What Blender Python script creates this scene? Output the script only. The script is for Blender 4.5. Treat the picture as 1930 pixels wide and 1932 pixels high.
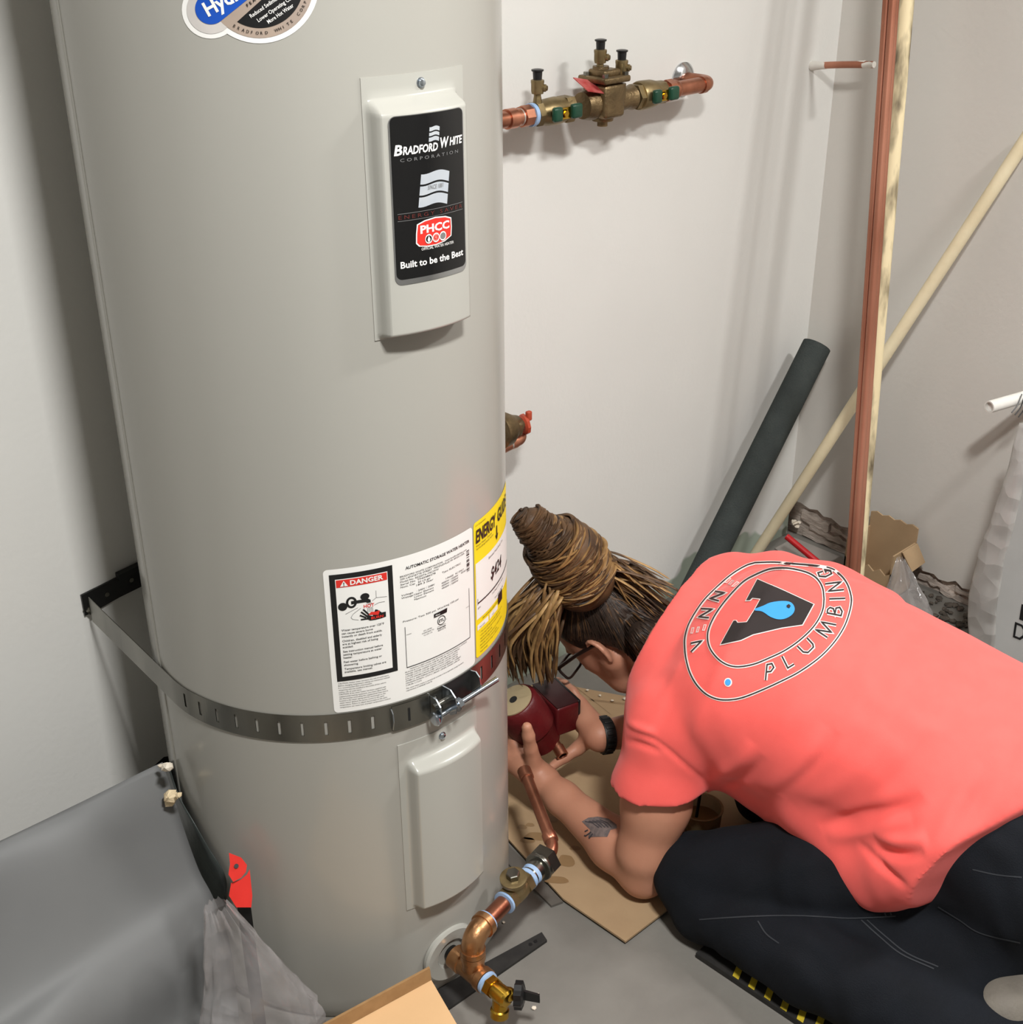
import bpy, bmesh, math, random
import numpy as np
from mathutils import Vector, Matrix
from mathutils.bvhtree import BVHTree

random.seed(7); np.random.seed(7)
for _o in list(bpy.data.objects): bpy.data.objects.remove(_o, do_unlink=True)
SC = bpy.context.scene
COL = SC.collection

# ------------------------------------------------------------------ camera
# room axes: X along the back wall (the corner is X=0), Y into the back wall (wall face Y=0), Z up, metres
CAM = np.array([-2.70226, -1.75895, 1.677])
FPX, PITCH, ROLL, WA = 2428.65, math.radians(27.0915), math.radians(-.3396), .81822
EX = np.array([math.sin(WA), -math.cos(WA), 0.]); EY = np.array([math.cos(WA), math.sin(WA), 0.]); EZ = np.array([0, 0, 1.])
FWD = EY*math.cos(PITCH) - EZ*math.sin(PITCH); UP0 = EY*math.sin(PITCH) + EZ*math.cos(PITCH)
CR = EX*math.cos(ROLL) + UP0*math.sin(ROLL); CU = UP0*math.cos(ROLL) - EX*math.sin(ROLL)
cam_data = bpy.data.cameras.new('camera'); cam = bpy.data.objects.new('camera', cam_data); COL.objects.link(cam)
cam_data.sensor_fit = 'HORIZONTAL'; cam_data.sensor_width = 36.; cam_data.lens = 36.*FPX/1930.
cam_data.clip_start = .02; cam_data.clip_end = 50
M = Matrix.Identity(4)
for i in range(3): M[i][0], M[i][1], M[i][2], M[i][3] = CR[i], CU[i], -FWD[i], CAM[i]
cam.matrix_world = M
SC.camera = cam

# ------------------------------------------------------------------ light
world = bpy.data.worlds.new('world'); SC.world = world; world.use_nodes = True
world.node_tree.nodes['Background'].inputs[0].default_value = (1, .97, .92, 1)
world.node_tree.nodes['Background'].inputs[1].default_value = .0
def area_light(name, loc, sx, sy, power, col):
    l = bpy.data.lights.new(name, 'AREA'); l.shape = 'RECTANGLE'; l.size = sx; l.size_y = sy; l.energy = power; l.color = col
    o = bpy.data.objects.new(name, l); COL.objects.link(o); o.location = loc
    return o
area_light('ceiling_tube_light', (-2.15, -1.75, 2.66), .34, .16, 60, (1, .99, .965))
area_light('ceiling_tube_light.001', (-.32, -1.85, 2.66), .34, .14, 30, (1, .99, .965))
SC.view_settings.view_transform = 'Standard'; SC.view_settings.look = 'None'; SC.view_settings.gamma = 1
SC.view_settings.use_curve_mapping = False
SC.view_settings.exposure = .43

# ------------------------------------------------------------------ helpers
def ray(u, v):
    return FWD + CR*((u-965)/FPX) - CU*((v-966)/FPX)
def atz(u, v, z): r = ray(u, v); return CAM + r*((z-CAM[2])/r[2])
def aty(u, v, y): r = ray(u, v); return CAM + r*((y-CAM[1])/r[1])
def atx(u, v, x): r = ray(u, v); return CAM + r*((x-CAM[0])/r[0])
def atd(u, v, dist): r = ray(u, v); return CAM + r*dist
def px(p):
    q = np.asarray(p, float)-CAM; f = q@FWD
    return 965+FPX*(q@CR)/f, 966-FPX*(q@CU)/f
def pf(x, y, z):      # person frame (right, away, up as seen from the camera) -> room
    return np.array([CAM[0], CAM[1], 0.]) + EX*x + EY*y + EZ*z
def V(*a): return np.array(a, float)
def nrm(v): v = np.asarray(v, float); return v/np.linalg.norm(v)
def frame(axis, hint=None):
    a = nrm(axis); h = V(0, 0, 1) if hint is None else np.asarray(hint, float)
    if abs(a@nrm(h)) > .95: h = V(1, 0, 0) if abs(a[0]) < .9 else V(0, 1, 0)
    s = nrm(np.cross(h, a)); t = np.cross(a, s)
    return s, t, a

ORG = {}
def lin(c): return tuple(((x/255.)/12.92 if x/255. <= .04045 else ((x/255.+.055)/1.055)**2.4) for x in c)

def mat(name, col, rough=.5, metal=0., col2=None, nscale=20., namt=.5, bump=0., bscale=200., spec=.5, coat=0., stretch=None, detail=4., contrast=(.35, .65), trans=0., alpha=1., sheen=0., sss=0., ior=1.45):
    m = bpy.data.materials.new(name); m.use_nodes = True
    nt = m.node_tree; b = nt.nodes['Principled BSDF']
    b.inputs['Roughness'].default_value = rough; b.inputs['Metallic'].default_value = metal
    b.inputs['Specular IOR Level'].default_value = spec; b.inputs['Coat Weight'].default_value = coat
    b.inputs['Transmission Weight'].default_value = trans; b.inputs['Alpha'].default_value = alpha; b.inputs['IOR'].default_value = ior
    if sheen: b.inputs['Sheen Weight'].default_value = sheen
    if sss: b.inputs['Subsurface Weight'].default_value = sss; b.inputs['Subsurface Radius'].default_value = (.012, .005, .003)
    c1 = lin(col)+(1,)
    tc = nt.nodes.new('ShaderNodeTexCoord'); mp = nt.nodes.new('ShaderNodeMapping'); nt.links.new(tc.outputs['Object'], mp.inputs[0])
    if stretch: mp.inputs['Scale'].default_value = stretch
    if col2 is None: col2 = tuple(x*.88 for x in col)
    n = nt.nodes.new('ShaderNodeTexNoise'); n.inputs['Scale'].default_value = nscale; n.inputs['Detail'].default_value = detail
    nt.links.new(mp.outputs[0], n.inputs['Vector'])
    cr = nt.nodes.new('ShaderNodeValToRGB'); cr.color_ramp.elements[0].position, cr.color_ramp.elements[1].position = contrast
    nt.links.new(n.outputs[0], cr.inputs[0])
    mx = nt.nodes.new('ShaderNodeMix'); mx.data_type = 'RGBA'
    ml = nt.nodes.new('ShaderNodeMath'); ml.operation = 'MULTIPLY'; ml.inputs[1].default_value = namt
    nt.links.new(cr.outputs[0], ml.inputs[0]); nt.links.new(ml.outputs[0], mx.inputs[0])
    mx.inputs[6].default_value = c1; mx.inputs[7].default_value = lin(col2)+(1,)
    nt.links.new(mx.outputs[2], b.inputs['Base Color'])
    if bump:
        n2 = nt.nodes.new('ShaderNodeTexNoise'); n2.inputs['Scale'].default_value = bscale; n2.inputs['Detail'].default_value = 3
        nt.links.new(mp.outputs[0], n2.inputs['Vector'])
        bp = nt.nodes.new('ShaderNodeBump'); bp.inputs['Strength'].default_value = bump; bp.inputs['Distance'].default_value = .004
        nt.links.new(n2.outputs[0], bp.inputs['Height']); nt.links.new(bp.outputs[0], b.inputs['Normal'])
    return m

class MB:
    """collects geometry in room coordinates, then links it as one mesh object"""
    def __init__(s): s.v = []; s.f = []
    def add(s, vs, fs):
        o = len(s.v); s.v.extend([tuple(map(float, p)) for p in vs]); s.f.extend([tuple(i+o for i in f) for f in fs]); return s
    def box(s, c, size, ax=None, bev=0.):
        c = np.asarray(c, float); A = np.eye(3) if ax is None else np.array(ax); h = np.array(size)/2.
        if bev <= 0:
            vs = [c + A[0]*h[0]*x + A[1]*h[1]*y + A[2]*h[2]*z for x in (-1, 1) for y in (-1, 1) for z in (-1, 1)]
            return s.add(vs, [(0, 1, 3, 2), (4, 6, 7, 5), (0, 4, 5, 1), (2, 3, 7, 6), (0, 2, 6, 4), (1, 5, 7, 3)])
        bm = bmesh.new(); bmesh.ops.create_cube(bm, size=1.)
        for v in bm.verts: v.co = Vector((v.co.x*size[0], v.co.y*size[1], v.co.z*size[2]))
        bmesh.ops.bevel(bm, geom=list(bm.edges), offset=min(bev, min(size)*.49), segments=3, affect='EDGES', profile=.5)
        vs = [c + A[0]*v.co.x + A[1]*v.co.y + A[2]*v.co.z for v in bm.verts]
        bm.verts.index_update(); fs = [[v.index for v in f.verts] for f in bm.faces]; bm.free()
        return s.add(vs, fs)
    def tube(s, pts, r, n=14, cap=True, hint=None, flat=1.):
        P = [np.asarray(p, float) for p in pts]; k = len(P)
        R = [r]*k if np.isscalar(r) else list(r)
        vs = []; prev = None
        for i in range(k):
            t = P[min(i+1, k-1)]-P[max(i-1, 0)]
            if np.linalg.norm(t) < 1e-9: t = V(0, 0, 1)
            t = nrm(t)
            if prev is None: a, b, _ = frame(t, hint)
            else:
                a = prev - t*(prev@t); a = nrm(a); b = np.cross(t, a)
            prev = a
            for j in range(n):
                th = 2*math.pi*j/n; vs.append(P[i] + (a*math.cos(th) + b*math.sin(th)*flat)*R[i])
        fs = [(i*n+j, i*n+(j+1) % n, (i+1)*n+(j+1) % n, (i+1)*n+j) for i in range(k-1) for j in range(n)]
        if cap: fs += [tuple(range(n))[::-1], tuple((k-1)*n+j for j in range(n))]
        return s.add(vs, fs)
    def lathe(s, o, axis, prof, n=24, hint=None, cap=True):
        """prof: list of (distance along the axis, radius)"""
        o = np.asarray(o, float); a, b, t = frame(axis, hint); vs = []
        for z, r in prof:
            for j in range(n):
                th = 2*math.pi*j/n; vs.append(o + t*z + (a*math.cos(th)+b*math.sin(th))*r)
        k = len(prof)
        fs = [(i*n+j, i*n+(j+1) % n, (i+1)*n+(j+1) % n, (i+1)*n+j) for i in range(k-1) for j in range(n)]
        if cap: fs += [tuple(range(n))[::-1], tuple((k-1)*n+j for j in range(n))]
        return s.add(vs, fs)
    def prism(s, poly, thick):
        """poly: list of 3-D points in a plane, thick: 3-D vector"""
        k = len(poly); t = np.asarray(thick, float); vs = [np.asarray(p, float) for p in poly]; vs = vs+[p+t for p in vs]
        fs = [tuple(range(k))[::-1], tuple(range(k, 2*k))]+[(i, (i+1) % k, k+(i+1) % k, k+i) for i in range(k)]
        return s.add(vs, fs)
    def grid(s, fn, us, vs_):
        P = [fn(u, v) for v in vs_ for u in us]; n = len(us)
        return s.add(P, [(j*n+i, j*n+i+1, (j+1)*n+i+1, (j+1)*n+i) for j in range(len(vs_)-1) for i in range(n-1)])
    def build(s, name, m, parent=None, smooth=40, fix=True, label=None):
        V_ = np.array(s.v, float)
        if parent is None: o_ = np.array([(V_[:, 0].min()+V_[:, 0].max())/2, (V_[:, 1].min()+V_[:, 1].max())/2, V_[:, 2].min()])
        else: o_ = ORG[parent.name].copy()
        me = bpy.data.meshes.new(name); me.from_pydata([tuple(p) for p in (V_-o_)], [], s.f); me.validate()
        if fix:
            bm = bmesh.new(); bm.from_mesh(me); bmesh.ops.recalc_face_normals(bm, faces=bm.faces); bm.to_mesh(me); bm.free()
        ob = bpy.data.objects.new(name, me); COL.objects.link(ob)
        if m is not None: me.materials.append(m)
        if smooth:
            me.polygons.foreach_set('use_smooth', [True]*len(me.polygons))
            try: me.set_sharp_from_angle(angle=math.radians(smooth))
            except Exception: pass
        if parent is None: ob.location = o_
        else: ob.parent = parent
        ORG[ob.name] = o_
        if label: ob['label'] = label
        return ob

def tag(o, label=None, cat=None, group=None, kind=None):
    if label: o['label'] = label
    if cat: o['category'] = cat
    if group: o['group'] = group
    if kind: o['kind'] = kind
    return o
def thing(name, label, cat, loc, group=None):
    o = bpy.data.objects.new(name, None); COL.objects.link(o); o.location = loc; o.empty_display_size = .05
    ORG[o.name] = np.asarray(loc, float); return tag(o, label, cat, group)

def smooth_path(pts, n=8):
    """Catmull-Rom through pts"""
    P = [np.asarray(p, float) for p in pts]; P = [2*P[0]-P[1]]+P+[2*P[-1]-P[-2]]; out = []
    for i in range(1, len(P)-2):
        for j in range(n):
            t = j/n; p0, p1, p2, p3 = P[i-1:i+3]
            out.append(.5*((2*p1)+(-p0+p2)*t+(2*p0-5*p1+4*p2-p3)*t*t+(-p0+3*p1-3*p2+p3)*t**3))
    out.append(P[-2]); return out
def round_corner(pts, r, n=6):
    P = [np.asarray(p, float) for p in pts]; out = [P[0]]
    for i in range(1, len(P)-1):
        a = nrm(P[i-1]-P[i]); b = nrm(P[i+1]-P[i]); q0 = P[i]+a*r; q1 = P[i]+b*r
        for j in range(n+1):
            t = j/n; out.append(q0*(1-t)**2+P[i]*2*t*(1-t)+q1*t*t)
    out.append(P[-1]); return out

# flat lettering: Blender's built-in font turned into 2-D triangles, cap height 1
_TX = {}
def glyphs(s, bold=0., shear=0., space=1.):
    key = (s, bold, shear, space)
    if key not in _TX:
        c = bpy.data.curves.new('lettering', 'FONT'); c.body = s; c.size = 1.; c.shear = shear; c.offset = bold; c.resolution_u = 2; c.space_character = space
        o = bpy.data.objects.new('lettering', c); COL.objects.link(o)
        bpy.context.view_layer.update()
        me = bpy.data.meshes.new_from_object(o.evaluated_get(bpy.context.evaluated_depsgraph_get()))
        vs = np.array([v.co[:2] for v in me.vertices]).reshape(-1, 2); fs = [tuple(p.vertices) for p in me.polygons]
        bpy.data.objects.remove(o); bpy.data.curves.remove(c); bpy.data.meshes.remove(me)
        _TX[key] = (vs/.7, fs)
    return _TX[key]
def text(mb, s, x, y, h, fn, w=None, bold=0., shear=0., space=1., align='l', maxw=None):
    """lettering s with its baseline start at (x, y) and cap height h, placed by fn(x, y)"""
    vs, fs = glyphs(s, bold, shear, space)
    if not len(vs): return
    x0, x1 = vs[:, 0].min(), vs[:, 0].max(); sx = h
    if w is not None: sx = w/(x1-x0)
    if maxw is not None: sx = min(sx, maxw/(x1-x0))
    off = {'l': 0, 'c': -.5*(x1-x0)*sx, 'r': -(x1-x0)*sx}[align]
    mb.add([fn(x+off+(p[0]-x0)*sx, y+p[1]*h) for p in vs], fs)
def rect(mb, x0, y0, x1, y1, fn, nx=1, ny=1):
    mb.grid(lambda u, v: fn(u, v), np.linspace(x0, x1, nx+1), np.linspace(y0, y1, ny+1))
def poly2(mb, pts, fn, cut=None):
    """filled 2-D polygon placed by fn, cut finer than `cut`"""
    bm = bmesh.new(); vs = [bm.verts.new((p[0], p[1], 0)) for p in pts]
    bm.faces.new(vs); bmesh.ops.triangulate(bm, faces=bm.faces[:])
    if cut:
        for _ in range(6):
            es = [e for e in bm.edges if e.calc_length() > cut]
            if not es: break
            bmesh.ops.subdivide_edges(bm, edges=es, cuts=1); bmesh.ops.triangulate(bm, faces=[f for f in bm.faces if len(f.verts) > 3])
    bm.verts.index_update()
    mb.add([fn(v.co.x, v.co.y) for v in bm.verts], [[v.index for v in f.verts] for f in bm.faces]); bm.free()
def stroke(mb, pts, w, fn, step=None, closed=False):
    P = [np.asarray(p, float) for p in pts]
    if closed: P = P+[P[0]]
    if step:
        Q = [P[0]]
        for a, b in zip(P[:-1], P[1:]):
            k = max(1, int(np.linalg.norm(b-a)/step))
            Q += [a+(b-a)*(i+1)/k for i in range(k)]
        P = Q
    k = len(P); L = []
    for i in range(k):
        t0 = P[i]-P[i-1] if i > 0 else (P[0]-P[-2] if closed else P[1]-P[0])
        t1 = P[i+1]-P[i] if i < k-1 else (P[1]-P[0] if closed else P[-1]-P[-2])
        n0 = nrm(V(-t0[1], t0[0])); n1 = nrm(V(-t1[1], t1[0])); m = n0+n1
        if np.linalg.norm(m) < .2: m = n0
        m = nrm(m); sc = min(2., 1./max(.3, m@n0)); L.append((P[i]+m*w*.5*sc, P[i]-m*w*.5*sc))
    vs = [fn(*q) for ab in L for q in ab]
    mb.add(vs, [(2*i, 2*i+1, 2*i+3, 2*i+2) for i in range(k-1)])
def ellipse(cx, cy, rx, ry, n=28, a0=0., a1=360.):
    return [(cx+rx*math.cos(math.radians(a0+(a1-a0)*i/n)), cy+ry*math.sin(math.radians(a0+(a1-a0)*i/n))) for i in range(n if a1-a0 >= 360 else n+1)]

# ---------------- implicit surfaces (for the figure): smooth unions on a grid, meshed with surface nets
class Field:
    def __init__(s, lo, hi, h):
        s.lo = np.array(lo, float); s.h = h; s.n = np.ceil((np.array(hi)-s.lo)/h).astype(int)+1
        s.f = np.full(s.n, .08, np.float32)
    def block(s, lo, hi):
        a = np.clip(np.floor((np.array(lo)-s.lo)/s.h).astype(int), 0, s.n); b = np.clip(np.ceil((np.array(hi)-s.lo)/s.h).astype(int)+1, 0, s.n)
        g = [s.lo[i]+s.h*np.arange(a[i], b[i], dtype=np.float32) for i in range(3)]
        sl = tuple(slice(a[i], b[i]) for i in range(3))
        return sl, np.meshgrid(*[x.astype(np.float32) for x in g], indexing='ij')
    def comb(s, sl, d, k, sub=False):
        f = s.f[sl]
        if f.size == 0: return
        if sub: f, d = -f, d
        if k > 0:
            hh = np.clip(.5+.5*(f-d)/k, 0, 1); r = f*(1-hh)+d*hh-k*hh*(1-hh)
        else: r = np.minimum(f, d)
        s.f[sl] = -r if sub else r
    def cone(s, a, b, ra, rb, k=.015, sub=False):
        a = np.asarray(a, float); b = np.asarray(b, float); m = max(ra, rb)+.05+k
        sl, (X, Y, Z) = s.block(np.minimum(a, b)-m, np.maximum(a, b)+m)
        d = b-a; L = max(d@d, 1e-9); t = np.clip(((X-a[0])*d[0]+(Y-a[1])*d[1]+(Z-a[2])*d[2])/L, 0, 1)
        q = np.sqrt((X-a[0]-t*d[0])**2+(Y-a[1]-t*d[1])**2+(Z-a[2]-t*d[2])**2)-(ra+(rb-ra)*t)
        s.comb(sl, q, k, sub); return s
    def chain(s, pts, rs, k=.015):
        for i in range(len(pts)-1): s.cone(pts[i], pts[i+1], rs[i], rs[i+1], k)
        return s
    def ell(s, c, r, ax=None, k=.015, sub=False):
        c = np.asarray(c, float); A = np.eye(3) if ax is None else np.array(ax, float); r = np.asarray(r, float); m = r.max()+.05+k
        sl, (X, Y, Z) = s.block(c-m, c+m); X = X-c[0]; Y = Y-c[1]; Z = Z-c[2]
        L = [X*A[i][0]+Y*A[i][1]+Z*A[i][2] for i in range(3)]
        k0 = np.sqrt(sum((L[i]/r[i])**2 for i in range(3))); k1 = np.sqrt(sum((L[i]/r[i]**2)**2 for i in range(3)))+1e-6
        s.comb(sl, k0*(k0-1)/k1, k, sub); return s
    def rbox(s, c, half, ax=None, rad=.01, k=.01, sub=False):
        c = np.asarray(c, float); A = np.eye(3) if ax is None else np.array(ax, float); hh = np.asarray(half, float); m = np.linalg.norm(hh)+.05+k
        sl, (X, Y, Z) = s.block(c-m, c+m); X = X-c[0]; Y = Y-c[1]; Z = Z-c[2]
        q = [np.abs(X*A[i][0]+Y*A[i][1]+Z*A[i][2])-(hh[i]-rad) for i in range(3)]
        d = np.sqrt(sum(np.maximum(x, 0)**2 for x in q))+np.minimum(np.maximum(np.maximum(q[0], q[1]), q[2]), 0)-rad
        s.comb(sl, d, k, sub); return s
    def cut(s, p, n):
        """removes the side n points to"""
        n = nrm(n); sl, (X, Y, Z) = s.block(s.lo, s.lo+s.h*s.n)
        s.f = np.maximum(s.f, (X-p[0])*n[0]+(Y-p[1])*n[1]+(Z-p[2])*n[2]); return s
    def mesh(s, smooth=2):
        f = s.f; n = np.array(f.shape); c = f < 0
        cnt = sum(c[i:n[0]-1+i, j:n[1]-1+j, k:n[2]-1+k].astype(np.int8) for i in (0, 1) for j in (0, 1) for k in (0, 1))
        act = np.argwhere((cnt > 0) & (cnt < 8)); idx = np.full(n-1, -1, np.int32); idx[tuple(act.T)] = np.arange(len(act))
        acc = np.zeros((len(act), 3)); num = np.zeros(len(act))
        cor = [(i, j, k) for i in (0, 1) for j in (0, 1) for k in (0, 1)]
        val = {q: f[act[:, 0]+q[0], act[:, 1]+q[1], act[:, 2]+q[2]].astype(float) for q in cor}
        for q in cor:
            for ax in range(3):
                if q[ax]: continue
                w = list(q); w[ax] = 1; w = tuple(w); a, b = val[q], val[w]; ok = (a < 0) != (b < 0)
                t = np.where(ok, a/np.where(ok, a-b, 1), 0); p = np.tile(np.array(q, float), (len(act), 1)); p[:, ax] += t
                acc[ok] += p[ok]; num[ok] += 1
        Vv = s.lo + s.h*(act+acc/num[:, None]); F = []
        for ax in range(3):
            o1, o2 = [(1, 2), (2, 0), (0, 1)][ax]
            A = [slice(None)]*3; B = [slice(None)]*3; A[ax] = slice(0, -1); B[ax] = slice(1, None)
            ch = c[tuple(A)] != c[tuple(B)]; e = np.argwhere(ch)
            e = e[(e[:, o1] > 0) & (e[:, o2] > 0) & (e[:, o1] < n[o1]-1) & (e[:, o2] < n[o2]-1)]
            pos = c[tuple(e.T)]; d1 = np.zeros(3, int); d1[o1] = 1; d2 = np.zeros(3, int); d2[o2] = 1
            q = np.stack([idx[tuple((e-d1-d2).T)], idx[tuple((e-d2).T)], idx[tuple(e.T)], idx[tuple((e-d1).T)]], 1)
            q[~pos] = q[~pos][:, ::-1]; F.append(q)
        F = np.concatenate(F); F = F[(F >= 0).all(1)]
        for _ in range(smooth):
            S = np.zeros_like(Vv); N = np.zeros(len(Vv))
            for a in range(4):
                i, j = F[:, a], F[:, (a+1) % 4]; np.add.at(S, i, Vv[j]); np.add.at(N, i, 1); np.add.at(S, j, Vv[i]); np.add.at(N, j, 1)
            Vv = .4*Vv+.6*S/np.maximum(N, 1)[:, None]
        return Vv, F
def normals(Vv, F):
    n = np.cross(Vv[F[:, 2]]-Vv[F[:, 0]], Vv[F[:, 3]]-Vv[F[:, 1]]); N = np.zeros_like(Vv)
    for a in range(4): np.add.at(N, F[:, a], n)
    return N/np.maximum(np.linalg.norm(N, axis=1), 1e-9)[:, None]
def mesh_np(name, Vv, F, m, parent):
    me = bpy.data.meshes.new(name); Vv = Vv-ORG[parent.name]
    me.vertices.add(len(Vv)); me.vertices.foreach_set('co', Vv.astype(np.float32).ravel())
    me.loops.add(F.size); me.loops.foreach_set('vertex_index', F.astype(np.int32).ravel())
    me.polygons.add(len(F)); me.polygons.foreach_set('loop_start', np.arange(0, F.size, 4, dtype=np.int32))
    me.update(calc_edges=True); me.validate(); me.polygons.foreach_set('use_smooth', [True]*len(F))
    ob = bpy.data.objects.new(name, me); COL.objects.link(ob); ob.parent = parent; me.materials.append(m); ORG[ob.name] = ORG[parent.name].copy()
    return ob
# ------------------------------------------------------------------ materials
def wall_material():
    m = mat('wall_paint', (217, 216, 212), .62, col2=(208, 207, 203), nscale=3, namt=.35, bump=.10, bscale=90, spec=.3)
    nt = m.node_tree; b = nt.nodes['Principled BSDF']
    geo = nt.nodes.new('ShaderNodeNewGeometry'); sp = nt.nodes.new('ShaderNodeSeparateXYZ'); nt.links.new(geo.outputs['Position'], sp.inputs[0])
    n = nt.nodes.new('ShaderNodeTexNoise'); n.inputs['Scale'].default_value = 9; nt.links.new(geo.outputs['Position'], n.inputs['Vector'])
    a = nt.nodes.new('ShaderNodeMath'); a.operation = 'MULTIPLY_ADD'; a.inputs[1].default_value = .30; a.inputs[2].default_value = -.075; nt.links.new(n.outputs[0], a.inputs[0])
    lt = nt.nodes.new('ShaderNodeMath'); lt.operation = 'SUBTRACT'; nt.links.new(a.outputs[0], lt.inputs[0]); nt.links.new(sp.outputs[2], lt.inputs[1])
    g = nt.nodes.new('ShaderNodeMath'); g.operation = 'MULTIPLY'; g.inputs[1].default_value = 60; g.use_clamp = True; nt.links.new(lt.outputs[0], g.inputs[0])
    gx = nt.nodes.new('ShaderNodeMath'); gx.operation = 'GREATER_THAN'; gx.inputs[1].default_value = -1.42; nt.links.new(sp.outputs[0], gx.inputs[0])
    g2 = nt.nodes.new('ShaderNodeMath'); g2.operation = 'MULTIPLY'; nt.links.new(g.outputs[0], g2.inputs[0]); nt.links.new(gx.outputs[0], g2.inputs[1]); g = g2
    mx = nt.nodes.new('ShaderNodeMix'); mx.data_type = 'RGBA'; nt.links.new(g.outputs[0], mx.inputs[0])
    src = b.inputs['Base Color'].links[0].from_socket; nt.links.new(src, mx.inputs[6]); mx.inputs[7].default_value = lin((160, 170, 156))+(1,)
    nt.links.new(mx.outputs[2], b.inputs['Base Color'])
    return m
M_wall = wall_material()
M_wall_r = mat('wall_paint_right', (208, 205, 199), .62, col2=(200, 197, 191), nscale=3, namt=.35, bump=.10, bscale=90, spec=.3)
M_plaster = mat('broken_plaster', (198, 186, 176), .9, col2=(150, 138, 128), nscale=26, namt=.8, bump=.9, bscale=60, stretch=(1, 1, 3))
M_dark = mat('dark_cavity', (40, 36, 32), .95, col2=(22, 20, 18), bump=.6, bscale=40)
M_conc = mat('concrete', (128, 125, 119), .55, col2=(98, 95, 90), nscale=6, namt=.75, bump=.12, bscale=60, detail=8, contrast=(.3, .75))
M_ceil = mat('ceiling_paint', (196, 194, 189), .8)
M_wall_far = mat('grey_wall_paint', (158, 157, 153), .7, bump=.1, bscale=90)
M_heater = mat('grey_enamel', (160, 158, 151), .2, col2=(157, 155, 148), nscale=2, namt=.4, spec=.45, bump=.02, bscale=60)
M_cover = mat('grey_plastic_cover', (168, 167, 160), .22, col2=(165, 164, 157), nscale=3, namt=.3, spec=.5)
M_white = mat('white_label', (232, 231, 228), .42, col2=(226, 225, 221), namt=.3)
M_ink = mat('black_ink', (22, 22, 23), .4, col2=(28, 28, 29))
M_greyink = mat('grey_ink', (120, 120, 120), .5)
M_red = mat('red_print', (214, 48, 40), .4, col2=(205, 44, 36))
M_yellow = mat('yellow_print', (240, 214, 28), .42, col2=(232, 206, 24))
M_blackgloss = mat('black_glossy_label', (16, 16, 17), .12, spec=.6)
M_silverprint = mat('silver_print', (198, 203, 208), .3, metal=.3, col2=(176, 186, 200), nscale=30)
M_blue = mat('blue_print', (24, 78, 176), .35, col2=(20, 70, 166))
M_tan = mat('champagne_print', (196, 176, 160), .3, metal=.35, col2=(150, 140, 136), nscale=8, namt=.8)
M_galv = mat('galvanised_steel', (140, 138, 130), .26, metal=.95, col2=(96, 94, 88), nscale=14, namt=.8, stretch=(1, 1, .2), bump=.05, bscale=80)
M_zinc = mat('zinc_plated_steel', (188, 196, 204), .22, metal=1., col2=(150, 160, 172), nscale=40)
M_steel_dark = mat('dark_steel', (62, 62, 62), .4, metal=.8, col2=(40, 40, 40))
M_copper = mat('copper', (196, 134, 108), .34, metal=.95, col2=(142, 90, 68), nscale=18, namt=.8, bump=.05)
M_copper_dull = mat('dull_copper', (196, 138, 114), .5, metal=.6, col2=(146, 90, 68), nscale=7, namt=.85, stretch=(1, 1, .35))
M_brass = mat('brass', (150, 132, 96), .4, metal=.8, col2=(108, 92, 62), nscale=30, namt=.75, bump=.08, bscale=150)
M_bronze = mat('cast_bronze', (128, 108, 78), .42, metal=.8, col2=(86, 72, 50), nscale=24, namt=.8, bump=.3, bscale=160)
M_bronze_new = mat('new_bronze', (190, 144, 102), .36, metal=.92, col2=(146, 102, 66), nscale=30, namt=.7, bump=.12, bscale=170)
M_gold = mat('gold_brass', (206, 166, 64), .26, metal=1., col2=(150, 112, 40), nscale=30, namt=.6)
M_green = mat('dark_green_vinyl', (22, 66, 48), .35, col2=(16, 50, 36))
M_black = mat('black_plastic', (20, 20, 21), .35, col2=(30, 30, 31), spec=.5)
M_tape = mat('blue_thread_tape', (140, 170, 208), .5, col2=(170, 192, 218), nscale=60)
M_solder = mat('solder', (214, 208, 200), .35, metal=.8)
M_chrome = mat('chrome', (205, 207, 210), .16, metal=1., col2=(190, 192, 195))
M_cream = mat('cream_pipe', (230, 218, 186), .6, col2=(210, 194, 158), nscale=10, namt=.5, bump=.15, bscale=80)
M_foam = mat('black_foam', (56, 61, 60), .9, col2=(64, 69, 67), nscale=30, namt=.6, bump=.5, bscale=240, spec=.2)
M_card = mat('cardboard', (172, 146, 114), .85, col2=(158, 132, 102), nscale=12, namt=.5, bump=.08, bscale=120, spec=.2)
M_rubber = mat('black_strip', (32, 31, 30), .6, col2=(48, 46, 44), nscale=40, namt=.6)

# ------------------------------------------------------------------ the room
XL, YF, ZC = -4.3, -3.7, 2.7
def slab(name, lo, hi, m):
    lo = np.array(lo, float); hi = np.array(hi, float)
    return tag(MB().box((lo+hi)/2, hi-lo).build(name, m, smooth=0), kind='structure')
WY = .013
floor_ob = slab('floor', (XL-.1, YF-.1, -.1), (.1, .2, 0), M_conc)
slab('ceiling', (XL-.1, YF-.1, ZC), (.1, .2, ZC+.1), M_ceil)
slab('wall_left', (XL-.1, YF, 0), (XL, .2, ZC), M_wall_far)
slab('wall_front', (XL, YF-.1, 0), (0, YF, ZC), M_wall_far)
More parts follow.
